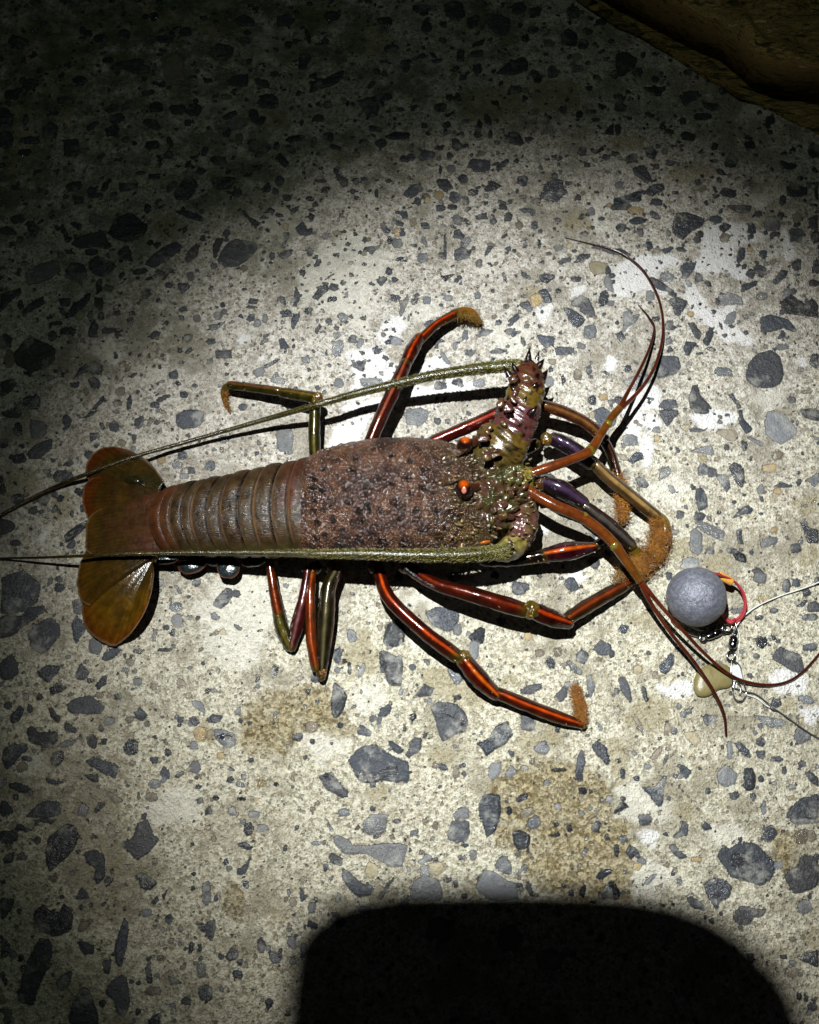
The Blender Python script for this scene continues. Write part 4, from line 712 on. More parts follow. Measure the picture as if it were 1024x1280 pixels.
# leg D
knuckled([(600, 700, 12, 9), (640, 700, 14, 9), (684, 694, 16, 9)], stripes(DRK, DRK, DRK))
knuckled([(679, 694, 16, 9), (710, 689, 18, 13), (746, 683, 14, 6)], stripes(ORB, (.12, .012, .035), (.045, .02, .06), 0, 24), f0=.9, f1=.6); joint(684, 697, 15, 7)
knuckled([(744, 682, 14, 6), (762, 675, 13, 7), (782, 697, 9, 7), (794, 724, 6, 6)], stripes((.20, .03, .02), (.06, .02, .012), DRK))
# leg E
joint(507, 708, 13, 9, (.32, .12, .02))
knuckled([(505, 706, 14, 8), (545, 730, 20, 9), (600, 746, 24, 10.8), (658, 764, 22, 10.5)], stripes(ORG, RDD, (.045, .035, .02), 6, 26, low2=(.09, .02, .012)))
joint(664, 763, 22, 11, (.24, .15, .02))
knuckled([(662, 761, 21, 11), (688, 772, 18, 12), (716, 781, 13, 6)], stripes(ORG, (.12, .02, .012), (.06, .05, .04), 0, 24), f1=.6)
knuckled([(704, 777, 13, 8), (735, 757, 10, 9.5), (768, 738, 8, 9), (799, 721, 5, 5)], stripes((.30, .07, .02), (.13, .055, .02), (.16, .13, .03), 0, 40, low2=(.08, .02, .012)))
# leg F
joint(470, 709, 12, 9, (.32, .12, .02))
knuckled([(471, 708, 13, 8), (487, 748, 19, 9), (528, 788, 20, 9.2), (573, 822, 16, 9.5)], stripes((.60, .11, .014), RDD, (.07, .055, .02), 4, 28, low2=(.10, .02, .012)))
joint(579, 822, 15, 10, (.24, .15, .02))
knuckled([(577, 822, 15, 10), (599, 848, 13, 12), (624, 872, 9, 7)], stripes(ORB, (.18, .022, .012), (.07, .03, .02), 4, 24), f1=.7)
knuckled([(617, 864, 10, 8), (660, 882, 8, 8.5), (700, 897, 6, 8), (732, 907, 4, 5)], stripes((.62, .11, .014), (.20, .035, .014), OLI, 4, 30))
seg([(727, 905, 4, 5.5), (726, 885, 3, 5), (722, 860, 2, 2)], lambda t, a: (.34, .12, .015))
# leg G (folded back on itself)
joint(417, 709, 14, 10, (.32, .13, .02))
knuckled([(424, 707, 15, 7), (411, 735, 16, 9.5), (407, 780, 13, 11), (402, 850, 6, 5)], stripes((.20, .17, .09), (.050, .045, .02), (.10, .09, .02), 0, 26, low2=(.34, .035, .03)))
knuckled([(391, 712, 12, 5), (388, 745, 13, 6.5), (389, 795, 10, 7), (396, 838, 7, 7)], stripes((.46, .11, .018), (.34, .075, .015), GRN, 0, 60))
joint(402, 842, 7, 6, (.26, .10, .02)); joint(395, 709, 12, 8, (.32, .13, .02))
# leg H (folded)
knuckled([(386, 708, 13, 5.5), (380, 745, 12, 7), (372, 780, 9, 8.5), (364, 813, 5, 5)], stripes((.30, .14, .13), (.17, .020, .030), (.05, .03, .03), 0, 30))
knuckled([(336, 698, 13, 5), (342, 735, 11, 6.5), (349, 770, 8, 7.5)], stripes((.42, .10, .02), (.26, .055, .015), GRN, 0, 60))
knuckled([(347, 764, 8, 7.5), (353, 787, 6, 8.5), (364, 812, 4, 6)], stripes((.16, .13, .03), GRN, OLI, 0, 60))

# ------------------------------------------------------------------ head: antenna bases and knobbly plates
def knob(c1, c2): return lambda d, n: tuple(1.4*q for q in lerp3(c1, c2, min(1, max(0, .5+n*1.6))))
body.blob(612, 632, 27, 40, 36, 14, 10, knob((.085, .040, .030), (.060, .055, .018)), 4, .30, 300, 3, 60, 40)
body.blob(628, 602, 26, 36, 22, 13, 5, knob((.050, .045, .015), (.10, .085, .028)), 4, .32, 300, 5, 56, 36)
body.blob(652, 655, 24, 20, 32, 12, 12, knob((.13, .055, .050), (.11, .07, .035)), 4, .16, 260, 7, 44, 30)
body.blob(640, 684, 24, 24, 15, 10, -25, knob((.14, .12, .03), (.22, .17, .07)), 4, .18, 300, 9, 40, 26)
body.blob(655, 600, 27, 14, 17, 9, 15, knob((.12, .12, .022), (.19, .15, .045)), 4, .30, 380, 11, 36, 24)
body.blob(608, 575, 27, 22, 18, 13, -30, knob((.060, .050, .016), (.10, .075, .022)), 4, .28, 320, 13, 40, 28)
body.blob(606, 678, 34, 7, 2.6, 1.5, -12, lambda d, n: (.42, .14, .012), 0, .15)
for k in range(46):                                      # overlapping scale-like knobs
    x, y = rl.uniform(592, 664), rl.uniform(585, 650)
    if (x-625)**2/40**2+(y-617)**2/36**2 > 1: continue
    pale = rl.random() < .3
    body.blob(x, y, 37+rl.uniform(-3, 2), rl.uniform(4, 9), rl.uniform(3, 6), rl.uniform(1.5, 3.2), rl.uniform(-70, 70), knob((.13, .105, .035) if pale else (.055, .045, .018), (.085, .040, .024)), 4, .22, 420, k, 18, 12)
for k in range(80):
    x, y = rl.uniform(590, 668), rl.uniform(575, 690); a = rl.uniform(-1, 1)
    body.cone(P(x, y, rl.uniform(.030, .037)), (.8, a*.6, .9), rl.uniform(.002, .0045), rl.uniform(.0005, .0011), rl.choice([(.04, .025, .012), (.10, .08, .025), (.12, .04, .03)]), (.36, .27, .14), 4, 6)
for x, y, z in ((550, 604, 47), (590, 574, 41), (596, 594, 41), (591, 666, 40), (611, 657, 41), (565, 671, 42), (649, 668, 36), (637, 678, 35), (643, 691, 34), (622, 690, 35)):
    body.blob(x, y, z, 1.9, 1.8, .9, 0, lambda d, n: (.40, .34, .26), 4, .05)
for k in range(75):                                      # knobs where the carapace meets the head
    x, y = rl.uniform(548, 604), rl.uniform(560, 688); p, n_ = on_carapace(x, y); zz = p[2]*1000
    c1 = rl.choice([(.07, .055, .018), (.10, .075, .022), (.09, .04, .025), (.16, .10, .03)])
    body.blob(x, y, zz-.2, rl.uniform(2, 6), rl.uniform(1.5, 4), rl.uniform(.8, 1.8), rl.uniform(-80, 80), knob(c1, (.05, .03, .018)), 4, .3, 500, k, 14, 10)
    if k % 3 == 0: body.cone(p, n_+np.array([1.0, 0, 0]), rl.uniform(.002, .0038), .0007, c1, (.40, .30, .16), 4, 6)
# horns over the eyes
for a, b, r in (((536, 582, 35), (584, 562, 44), 13), ((530, 608, 39), (575, 599, 48), 14)):
    body.tube([(*a, r), ((a[0]*.6+b[0]*.4), (a[1]*.6+b[1]*.4)-2, a[2]*.6+b[2]*.4+1, r*.75), (*b, 1.2)], lambda t, ang: lerp3((.060, .034, .018), (.13, .065, .018), max(0, t+.5*noise.noise(Vector((t*7, ang*.05, a[0]))))), 1, 22, 10, wob=.35, squash=.8)
# the raised antenna base on the far side
def ped(t, a):
    k = noise.fractal(Vector((t*14, a*.045, 2)), 1, 2, 3); t = t+k*.05
    if t < .36: c = lerp3((.08, .06, .018), (.17, .11, .028), min(1, max(0, t*2.6+k)))
    elif t < .60: c = lerp3((.16, .060, .068), (.11, .05, .035), min(1, max(0, .4+k)))
    elif t < .72: c = (.17, .115, .022)
    else: c = lerp3((.14, .050, .032), (.11, .055, .02), min(1, max(0, .4+k)))
    sp = noise.noise(Vector((t*26, a*.07, 9)))
    if sp > .22: c = lerp3(c, (.012, .006, .006), min(1, (sp-.22)*6))
    return c
PEDP = [(600, 592, 28, 24), (617, 570, 30, 34), (632, 550, 32, 35), (641, 535, 33, 28), (647, 520, 34, 28), (653, 505, 35, 24), (657, 490, 35, 24), (659, 473, 35, 22), (660, 459, 34, 15), (661, 450, 34, 5)]
body.tube(PEDP, ped, 4, 40, 10, squash=.72, wob=.16, seed=3, wf=520)
for x, y, r, dx, dy in ((636, 467, 3, -.6, .9), (648, 479, 3.5, -.1, .4), (673, 458, 4, .6, .7), (677, 473, 5, .7, .9), (654, 505, 3, .2, .4), (663, 517, 4.5, .3, .2), (638, 520, 4.5, -.2, .2), (631, 506, 4, -1, .9), (661, 446, 3.2, .1, 1), (646, 488, 3, -.7, .3), (672, 446, 2, .3, 1), (665, 485, 3, .4, .3), (626, 530, 3, -1, .5), (618, 540, 3, -1, .4), (612, 548, 3, -1, .6), (669, 495, 3, .8, .2), (645, 462, 3, -.4, .6)):
    z = .034+.007*(1 if 628 < x < 668 else .2)
    q = P(x, y, z); body.cone(q-np.array([dx*.001, dy*.001, .0015]), (dx, dy, .5), .0045+r*.0007, r*.00070, (.035, .010, .010), (.012, .006, .006), 4, 8)
for k in range(12): 
    t = k/12; x = 612+t*48+rl.uniform(-16, 16); y = 572-t*112+rl.uniform(-8, 8)
    body.blob(x, y, 44+rl.uniform(-3, 1)+4*(1-t), rl.uniform(4, 9), rl.uniform(3, 6), rl.uniform(.8, 1.4), rl.uniform(-80, 80), knob((.10, .06, .02), (.08, .03, .025)), 4, .35, 420, k, 18, 12)
bobj = body.build('body', BODY_MATS, lob)

# ------------------------------------------------------------------ eyes
for px, py, z, up in ((580, 612, 45, 0), (581, 556, 41, 1)):
    e = MB()
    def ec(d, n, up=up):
        if not up and math.hypot(d[0]+.05, d[1]+.36) < .28 and d[2] > 0: return (.55, .25, .19)  # pink patch is the torch's reflection painted into the eye colour
        g = math.hypot(d[0]*.9, d[1]-.38)+.2*n-.08
        return lerp3((.50, .11, .01), (.030, .012, .008), min(1, max(0, (g-.22)/.45)))
    e.blob(px, py, z, 11 if not up else 10, 12.5 if not up else 10, 5.2, 0, ec, 0, .01, 100, 1, 48, 32)
    e.tube([(px+18, py-4, z-4, 5), (px+8, py-2, z-2, 6), (px, py, z, 6)], lambda t, a: (.08, .03, .015), 1, 12, 4)
    e.build('eye', [M_eye, M_head], lob)

# ------------------------------------------------------------------ long antennae
def antenna(path, c0, c1, spk, seed):
    path = [(q[0], q[1], q[2], q[3]*(.88 if q[3] > 2.6 else 1)) for q in path]; c0 = tuple(v*.52 for v in c0); c1 = tuple(v*.52 for v in c1)
    a = MB(); c = a.tube(path, lambda t, an: lerp3(lerp3(c0, c1, t), (.03, .02, .008), .35 if int(t*190) % 3 == 0 else 0), 0, 12, 26); rs = random.Random(seed)
    for i in range(1, len(c)-1):
        t = c[i+1][:3]-c[i-1][:3]; t /= np.linalg.norm(t); sd_ = np.cross(t, [0, 0, 1]); r = c[i][3]
        if r < .0007: continue
        for k in range(spk):
            an = rs.uniform(-1.9, 1.9); d = sd_*math.sin(an)+np.array([0, 0, 1])*math.cos(an)
            a.hair(c[i][:3]+d*r*.92+t*rs.uniform(-.001, .001), d+t*1.6, r*rs.uniform(.35, .75), r*.09, lerp3(c0, c1, .5), (.36, .33, .13))
    return a.build('antenna', [M_ant], lob)
antenna([(652, 459, 35, 10), (636, 458, 35, 9), (600, 461, 34, 8.5), (545, 469, 31, 7.6), (500, 479, 27, 6.8), (450, 491, 23.5, 5.8), (400, 505, 25, 4.8), (340, 522, 15, 3.8), (270, 542, 9, 3.0), (210, 559, 8, 2.6), (165, 572, 10.5, 2.3), (110, 592, 7.5, 2.6), (60, 613, 2, 3), (0, 645, 1.2, 2.6), (-60, 680, 1, 1.6)], (.135, .125, .016), (.11, .065, .018), 9, 1)
antenna([(640, 686, 32, 10.5), (618, 691, 33, 10), (580, 694, 35, 9.6), (520, 694.5, 36.5, 8.8), (450, 692.5, 36, 7.4), (400, 692.5, 34, 6.2), (380, 691.5, 32, 5.6), (320, 691, 28, 4.6), (260, 691, 25, 3.7), (200, 691.5, 23, 3.0), (150, 693, 21, 2.4), (100, 695, 16, 2.0), (50, 697, 9, 1.6), (0, 698, 2.5, 1.2), (-40, 700, 1, 1)], (.145, .130, .018), (.13, .075, .020), 9, 2)

# ------------------------------------------------------------------ antennules: stalk and two whips each
OA = (.18, .052, .012); OB = (.13, .032, .012); OC = (.07, .020, .014)
def antennule(stalk, whips, joints):
    a = MB(); a.tube(stalk, lambda t, an: lerp3(lerp3(OA, (.17, .075, .015), max(0, t*1.6-.6)), (.10, .06, .02), .5 if abs(an) > 100 else 0), 0, 14, 10)
    for j in joints: a.blob(*j, 0, lambda d, n: (.20, .16, .022), 0, .08, 300, 1, 18, 12)
    for wv in whips: a.tube(wv, lambda t, an: lerp3(OB, OC, t), 0, 8, 12)
    return a.build('antennule', [M_leg], lob)
antennule([(655, 595, 31, 6.5), (690, 583, 33, 6.5), (720, 572, 33, 6), (738, 563, 32, 6.5), (750, 545, 30, 5.5), (763, 524, 27, 5.5), (775, 510, 25, 5)],
          [[(772, 514, 25, 4), (785, 490, 20, 2.6), (800, 462, 14, 2.2), (812, 435, 8, 1.9), (818, 410, 5, 1.4), (811, 396, 3, 1.0), (798, 381, 1, .6)],
           [(772, 514, 25, 4), (788, 500, 20, 2.8), (806, 480, 14, 2.4), (821, 452, 9, 2.1), (829, 415, 5, 1.9), (824, 375, 3, 1.7), (804, 338, 2, 1.5), (776, 316, 1.5, 1.3), (747, 307, 1, .9), (706, 297, 1, .5)]],
          [(738, 563, 32, 7, 7, 3), (760, 530, 28, 6, 6, 2.6)])
antennule([(658, 612, 31, 7), (690, 630, 33, 7.5), (730, 648, 32, 7), (762, 674, 29, 7), (782, 700, 26, 6), (800, 727, 22, 5)],
          [[(796, 720, 22, 4), (815, 756, 17, 2.8), (840, 793, 12, 2.4), (868, 828, 7.5, 2.3), (892, 864, 4.5, 2.2), (905, 893, 3, 2), (908, 920, 1.5, 1.4)],
           [(796, 720, 22, 4), (820, 750, 19, 2.8), (850, 784, 17, 2.4), (884, 820, 10, 2.2), (915, 845, 5, 2.1), (945, 855, 3, 2), (975, 855, 2, 1.8), (1000, 843, 1.5, 1.6), (1026, 815, 1.5, 1.4), (1060, 770, 1, 1)]],
          [(730, 647, 32, 7, 7, 3), (768, 682, 28.5, 6.5, 6.5, 3), (795, 718, 22.5, 6, 6, 2.8)])

# ------------------------------------------------------------------ bristle brushes on the toes
def brush(path, n, ln, ux, spread, seed, c0=(.42, .17, .015), c1=(.75, .40, .07)):
    n = int(n*1.7); ln *= 1.25; spread *= .75
    a = MB(); c = [W3(q) for q in path]; c = catmull(c, 14); rs = random.Random(seed)
    for k in range(n):
        q = c[rs.randrange(len(c))]; an = rs.uniform(-1.7, 1.7)
        d = np.array([ux[0]+rs.gauss(0, spread), ux[1]+rs.gauss(0, spread), rs.uniform(0, .9)])
        p = q[:3]+np.array([rs.gauss(0, .5), rs.gauss(0, .5), rs.uniform(0, .8)])*q[3]
        a.hair(p, d, ln*rs.uniform(.5, 1.1), .00014, lerp3((.16, .08, .012), c0, rs.random()), lerp3(c0, c1, rs.random()), bend=(rs.gauss(0, .2), rs.gauss(0, .2), -.4))
    return a.build('bristles', [M_hair], lob)
brush([(729, 903, 4, 6), (727, 885, 4, 6), (722, 862, 3, 5)], 1000, .0036, (-.7, .5), .6, 1)
brush([(824, 652, 9, 8), (826, 675, 8, 12), (816, 695, 7, 14), (798, 708, 7, 14), (784, 714, 6, 12)], 2600, .0042, (-.6, .1), .6, 2, (.40, .17, .015), (.70, .36, .06))
brush([(770, 598, 8, 7), (776, 620, 8, 8), (777, 648, 7, 8)], 1000, .0038, (.1, .2), .8, 3)
brush([(800, 700, 9, 8), (800, 716, 7, 8), (790, 726, 6, 7)], 560, .0034, (-.3, -.2), .8, 4)
brush([(770, 727, 9, 6), (785, 718, 8, 6), (796, 714, 8, 5)], 420, .0034, (-.1, 1), .5, 5, (.26, .15, .02), (.5, .3, .06))
brush([(572, 391, 10, 6), (585, 393, 8, 6), (598, 400, 5, 4)], 380, .0040, (.35, -.9), .35, 6, (.26, .15, .02), (.52, .30, .05))
brush([(281, 487, 7, 4), (281, 500, 4, 3), (286, 512, 2, 2)], 130, .0026, (.4, -.6), .5, 7)
# ------------------------------------------------------------------ round lead sinker with its cord
def lead_mat():
    s = NT('dull_lead'); n = s.noise(500, 4, .6).outputs[0]; v = s.vor(300).outputs['Distance']; n2 = s.noise(1800, 2).outputs[0]
    pit = s.step(v, .12, .05)
    c = s.mix(s.step(n, .35, .7), (.108, .112, .138), (.20, .206, .25)); c = s.mix(s.math('MULTIPLY', pit, .5), c, (.08, .08, .11))
    h = s.math('SUBTRACT', s.math('ADD', n, s.math('MULTIPLY', n2, .5)), s.math('MULTIPLY', pit, .6))
    return s.set(col=c, rough=.42, metal=.25, nor=s.bump(h, .0007, .9), spec=.6)
def simple_mat(name, c, rough, metal=0.0, bump=0.0, sc=900, coat=0.0):
    s = NT(name); n = s.noise(sc, 3, .6).outputs[0]
    col = s.mix(n, tuple(q*.65 for q in c), tuple(min(1, q*1.3) for q in c))
    kw = dict(col=col, rough=rough, metal=metal, coat=coat)
    if bump: kw['nor'] = s.bump(n, bump, 1.0)
    return s.set(**kw)
M_lead = lead_mat(); M_cord = simple_mat('red_braided_cord', (.34, .018, .030), .5, 0, .0004, 2500)
M_sleeve = simple_mat('amber_sleeve', (.62, .30, .05), .3, 0, .0002, 700, .3)
M_steel = simple_mat('black_nickel_steel', (.20, .20, .21), .16, 1.0); M_bright = simple_mat('bright_steel', (.70, .70, .72), .14, 1.0)
M_line = simple_mat('clear_grey_line', (.66, .66, .62), .2); M_dline = simple_mat('dark_leader_line', (.05, .05, .055), .25)
WC = lambda c: (lambda t, a: c)
sk_ = empty('fishing_sinker', tuple(P(871, 745, 0)), 'round grey lead ball sinker with red cord loop beside the lobster feelers', 'sinker')
b = MB(); b.blob(871, 746, 15.5, 36, 36, 15.2, 0, lambda d, n: (.2, .2, .25), 0, .03, 90, 2, 64, 40); b.build('ball', [M_lead], sk_)
b = MB()
for dx, dy, dz in ((0, 0, 0), (2.2, 1.6, 1.2)):
    b.tube([(890+dx, 716+dy, 20, 1.5), (903+dx, 719+dy, 14+dz, 1.5), (918+dx, 727+dy, 9+dz, 1.5), (928+dx, 741+dy, 7+dz, 1.5), (931+dx*.6, 756+dy, 5+dz, 1.5), (926+dx, 769+dy, 3+dz, 1.5), (916+dx, 777+dy, 2.5, 1.5), (908-dx, 772+dy, 3+dz, 1.5), (902, 764+dy, 7+dz, 1.5), (896, 757, 12, 1.5)], WC((.3, .02, .03)), 0, 8, 8)
b.tube([(909, 775, 3, 2), (914, 778, 4, 3), (919, 774, 3, 2)], WC((.3, .02, .03)), 0, 8, 5)
b.build('cord_loop', [M_cord], sk_)
b = MB(); b.tube([(899, 719, 13.5, 3.6), (900, 719.4, 13.5, 5.2), (914, 727, 11, 5.2), (915, 727.6, 10.8, 3.8)], WC((.6, .3, .05)), 0, 10, 3, squash=.75); b.build('sleeve', [M_sleeve], sk_)

def ring(b, px, py, z, rx, ry, wr, m=0, tilt=0):
    pts = []
    for k in range(17):
        t = 2*math.pi*k/16; pts.append((px+rx*math.cos(t), py+ry*math.sin(t), z+tilt*math.sin(t), wr))
    b.tube(pts, WC((.3, .3, .3)), m, 7, 2, cap=False)
def barrel(b, p0, p1, z, r, m=0):
    q = lambda t, rr: (p0[0]*(1-t)+p1[0]*t, p0[1]*(1-t)+p1[1]*t, z, rr)
    b.tube([q(0, r*.5), q(.06, r*.8), q(.2, r), q(.46, r*1.05), q(.5, r*.72), q(.54, r*1.05), q(.8, r), q(.94, r*.8), q(1, r*.5)], WC((.2, .2, .2)), m, 14, 3)
sv = empty('swivel_clip', tuple(P(916, 820, 0)), 'small upright swivel with bright wire snap below the red cord loop', 'swivel')
b = MB(); barrel(b, (918, 795), (915, 811), 3, 5); b.build('barrel', [M_steel], sv)
b = MB(); ring(b, 909, 785, 3, 6, 5.5, 1.3); ring(b, 914, 820, 2.4, 5, 6, 1.2); b.tube([(919, 777, 3, 1.2), (921, 786, 3, 1.2), (918, 795, 3, 1.5)], WC((.2, .2, .2)), 0, 7, 4); b.build('ring', [M_steel], sv)
b = MB(); b.tube([(915, 824, 2.5, 1), (925, 833, 2.5, 1), (929, 852, 2, 1), (933, 866, 1.6, 1), (928, 876, 1.5, 1), (920, 875, 1.5, 1), (916, 864, 1.6, 1), (919, 852, 2, 1), (926, 858, 2, 1), (925, 868, 1.6, 1)], WC((.6, .6, .6)), 0, 7, 8)
b.tube([(915, 824, 2.5, 1), (914, 840, 2.5, 1), (916, 864, 1.6, 1)], WC((.6, .6, .6)), 0, 7, 6); b.build('snap_wire', [M_bright], sv)
b = MB(); pts = [P(x, y, z) for z in (.0028, .0020) for x, y in ((914, 832), (924, 831), (929, 850), (917, 852))]
b.add(pts, [[3, 2, 1, 0], [4, 5, 6, 7], [0, 1, 5, 4], [1, 2, 6, 5], [2, 3, 7, 6], [3, 0, 4, 7]], [(.8, .8, .8)]*8)
o = b.build('clip_plate', [simple_mat('polished_plate', (.85, .85, .86), .35, .6)], sv); [setattr(p, 'use_smooth', False) for p in o.data.polygons]
sv = empty('snap_swivel', tuple(P(885, 790, 0)), 'dark swivel with straight bright wire lying tucked under the lead ball', 'swivel')
b = MB(); barrel(b, (882, 797), (902, 789), 2.2, 4.6); b.build('barrel', [M_steel], sv)
b = MB(); b.tube([(842, 769, 2, 1.1), (852, 776, 2, 1.1), (866, 784, 2, 1.1), (880, 790, 2, 1.1)], WC((.6, .6, .6)), 0, 7, 5); b.tube([(842, 769, 2, 1.1), (839, 774, 2, 1.1), (846, 782, 2, 1.1), (862, 792, 2, 1.1), (878, 797, 2, 1.1)], WC((.6, .6, .6)), 0, 7, 5)
b.build('snap_wire', [M_bright], sv)
b = MB(); ring(b, 879, 797, 2, 4, 5, 1.2); ring(b, 905, 788, 2, 4, 4, 1.1); b.build('ring', [M_steel], sv)

def line(name, path, mat, label, cat='fishing line', sub=10):
    b = MB(); b.tube(path, WC((.4, .4, .4)), 0, 8, sub); o = b.build(name, [mat]); tag(o, label, cat); return o
line('fishing_line', [(921, 782, 3, .8), (930, 770, 2.2, .9), (948, 757, 2, .8), (975, 745, 1.8, .85), (1005, 735, 2, .85), (1034, 723, 2.2, .85), (1100, 690, 2, .8), (1200, 600, 1, 1)], M_line, 'pale grey fishing line running from the red cord to the right edge')
line('fishing_line', [(921, 782, 3, .35), (925, 800, 2.2, .35), (922, 825, 2, .35), (921, 845, 2, .35), (921, 860, 2, .35)], M_line, 'hair thin clear line hanging beside the upright swivel')
line('leader_line', [(918, 860, 1.8, .8), (930, 864, 1.8, .8), (945, 868, 1.6, .9), (960, 879, 1.6, .9), (966, 886, 2, 1.7), (973, 889, 1.6, .9), (990, 901, 1.6, .9), (1010, 915, 1.4, .9), (1032, 929, 1.2, .9), (1100, 980, 1.2, .9)], M_dline, 'thin dark leader line with small knot running to lower right')
line('leader_line', [(932, 868, 1.2, .6), (946, 873, 1.2, .6), (958, 882, 1.2, .6), (967, 886, 2, .8)], M_line, 'short pale loose line end beside the dark leader knot')

# ------------------------------------------------------------------ amber pebble
b = MB()
def pebble_shape():
    o = [(867, 860), (870, 844), (881, 833), (897, 829), (911, 834), (917, 847), (912, 859), (899, 862), (886, 870), (873, 870)]
    o = catmull([(x, y, 0) for x, y in o+[o[0]]], 6)[:-1]; c = np.mean(o, 0); V = []; C = []; F = []; n = len(o); prof = [(1.0, 0), (1.02, 1.0), (.93, 2.2), (.75, 3.0), (.45, 3.4), (.15, 3.5)]
    for f, z in prof:
        for q in o:
            w_ = P(c[0]+(q[0]-c[0])*f, c[1]+(q[1]-c[1])*f, z/1000); V.append(w_+np.array([0, 0, .0003*noise.noise(Vector(w_)*300)])); C.append((.4, .3, .15))
    for j in range(len(prof)-1):
        for i in range(n): F.append([j*n+i, j*n+(i+1) % n, (j+1)*n+(i+1) % n, (j+1)*n+i])
    F.append([(len(prof)-1)*n+i for i in range(n)]); b.add(V, F, C)
pebble_shape()
s = NT('amber_pebble_stone'); n_ = s.noise(160, 3, .6).outputs[0]; n2 = s.noise(900, 2).outputs[0]
mp = s.set(col=s.mix(n_, (.12, .095, .032), (.21, .175, .075)), rough=.38, nor=s.bump(n2, .0003, .5), spec=.4)
o = b.build('pebble', [mp]); tag(o, 'flat translucent tan pebble under the lobster feelers near the swivel', 'pebble')

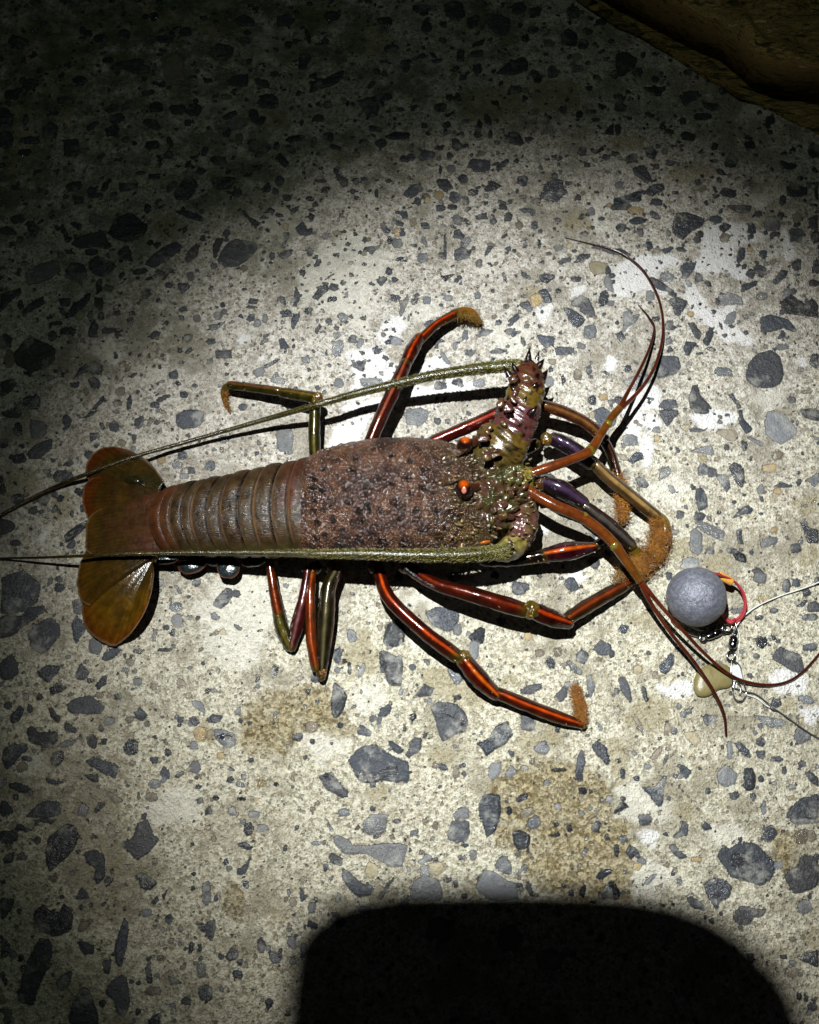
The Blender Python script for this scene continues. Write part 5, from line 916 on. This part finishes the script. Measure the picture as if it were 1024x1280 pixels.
# ------------------------------------------------------------------ folded camouflage cloth in the dark corner
def cloth():
    hem = [(700, -34), (740, 2), (770, 22), (800, 41), (835, 68), (870, 92), (910, 114), (950, 134), (990, 153), (1024, 170), (1070, 195), (1120, 215)]
    H = [P(x, y, 0)[:2] for x, y in hem]; H = catmull([np.array(h) for h in H], 14); N_ = len(H)
    # profile: inward distance (mm), height (mm)
    prof = [(0, .6), (.3, 2.4), (2, 3.4), (5, 3.2), (8, 3.0), (9, 2.3), (10, 2.9), (14, 3.4), (19, 3.2), (26, 2.8), (34, 2.5), (50, 2.4), (50.5, 6), (46, 15), (38, 30), (30, 44), (27, 52), (26.5, 56), (28, 59), (33, 61), (45, 62), (58, 60), (76, 56), (98, 62), (125, 66), (155, 54), (190, 30), (240, 24), (300, 22)]
    Pp = catmull([np.array(p, float) for p in prof], 6); m = len(Pp); V = []; F = []; S = 0
    for i in range(N_):
        t = H[min(i+1, N_-1)]-H[max(i-1, 0)]; t = t/np.linalg.norm(t); n = np.array([-t[1], t[0]]);
        if n[1] < 0: n = -n
        if i: S += np.linalg.norm(H[i]-H[i-1])
        sw = 9*math.sin(S*52+1.1)+6*math.sin(S*105+.4)+5*noise.noise(Vector((S*40, 3, 0)))      # the big fold wanders along the hem
        hx = float(proj(np.array([H[i][0], H[i][1], 0]))[0]); d0 = float(np.interp(hx, [740, 800, 840, 875, 925, 960, 1024, 1100], [5, 7, 13, 18, 10, 16, 33, 40]))
        for j, (d, z) in enumerate(Pp):
            f = min(1, max(0, (z-2.6)/8)) if j > 60 else 0; g_ = min(1, max(0, (d-12)/20))
            dd = (d*d0/50 if j <= 60 and z < 4 else d-50+d0)+2.0*noise.noise(Vector((S*45, z*.05, 2)))*g_+(1.0*noise.noise(Vector((S*60, 9, 0))) if d < 12 else 0)
            crease = 0
            if j > 95:
                crease = 15*noise.fractal(Vector((S*16+d*.012, d*.020-S*7, 1)), 1, 2, 3)*min(1, (j-95)/16)+1.6*noise.noise(Vector((S*70, d*.06, 5)))
                crease += -6*math.exp(-((d-70-25*math.sin(S*30))/9)**2)
            zz = max(z+crease+(.5*noise.noise(Vector((S*120, d*.12, 0))) if d < 44 else 0), .4)
            p = H[i]+n*dd/1000; V.append((p[0], p[1], zz/1000))
    for i in range(N_-1):
        for j in range(m-1): F.append([i*m+j, i*m+j+1, (i+1)*m+j+1, (i+1)*m+j])
    s = NT('camouflage_cloth')
    mp_ = s.node('Mapping', {0: s.pos(), 'Rotation': (0, 0, R(28)), 'Scale': (.22, 1.0, 1.0)}).outputs[0]
    n1 = s.noise(95, 6, .7, mp_, 1.5).outputs[0]; n2 = s.noise(420, 4, .7, mp_, .6).outputs[0]; n3 = s.noise(28, 3, .5).outputs[0]; wv = s.noise(1500, 2).outputs[0]
    r = s.node('ValToRGB', {0: s.math('ADD', s.math('MULTIPLY', n1, .62), s.math('MULTIPLY', n2, .38))}); cr = r.color_ramp
    cr.elements[0].position = .36; cr.elements[0].color = (.022, .022, .008, 1); cr.elements[1].position = .68; cr.elements[1].color = (.78, .62, .32, 1)
    for q, c in ((.45, (.09, .085, .028)), (.50, (.45, .29, .10)), (.56, (.13, .13, .045)), (.61, (.60, .42, .16))):
        e = cr.elements.new(q); e.color = (*c, 1)
    nor = s.bump(s.math('ADD', s.math('MULTIPLY', n2, 1.0), s.math('MULTIPLY', wv, .15)), .004, 1.0)
    mt = s.set(col=r.outputs[0], rough=.72, nor=nor, spec=.3)
    o = mesh_from('camouflage_cloth', V, F, mt)
    tag(o, 'crumpled brown and olive camouflage cloth with stitched hem in dark corner', 'cloth'); return o
cloth()

# ------------------------------------------------------------------ unseen slab behind the lens, its outline shaped to throw the round-cornered shadow
def phone_stand_in():
    sh = [(352, 1400), (356, 1290), (362, 1235), (366, 1200), (378, 1176), (396, 1160), (420, 1144), (455, 1133), (500, 1126), (580, 1123), (660, 1122), (740, 1124), (800, 1129), (850, 1138), (900, 1156), (940, 1182), (972, 1215), (990, 1248), (1000, 1290), (1004, 1400), (1004, 1700), (980, 1750), (400, 1750), (352, 1700)]
    V = []; n = len(sh); L = np.array(LAMP)
    for zz, gshr in ((.612, .985), (.614, 1.0), (.620, 1.0), (.622, .985)):
        pts = []
        for x, y in sh:
            g0 = P(680+(x-680)*1.012, 1300+(y-1300)*1.03, 0); t = (.617-0)/L[2]; q = g0+(L-g0)*t; pts.append(q)
        c = np.mean(pts, 0)
        for q in pts: V.append((c[0]+(q[0]-c[0])*gshr, c[1]+(q[1]-c[1])*gshr, zz))
    F = [[i for i in range(n-1, -1, -1)], [3*n+i for i in range(n)]]
    for k in range(3):
        for i in range(n): F.append([k*n+i, k*n+(i+1) % n, (k+1)*n+(i+1) % n, (k+1)*n+i])
    e = empty('phone_stand_in', tuple(np.mean(np.array(V), 0)), 'unseen black slab held flat above the ground, shaped to cast the round cornered shadow at the bottom', 'phone_stand_in')
    inv = np.array(e.location); V = [tuple(np.array(v)-inv) for v in V]
    mesh_from('phone_stand_in_slab', V, F, simple_mat('black_stand_in', (.015, .015, .017), .5), parent=e, smooth=False)
phone_stand_in()
# parts keep their surveyed positions under their parents
bpy.context.view_layer.update()
for o in scene.objects:
    if o.parent and o.name not in ('phone_stand_in_slab',): o.matrix_parent_inverse = o.parent.matrix_world.inverted()
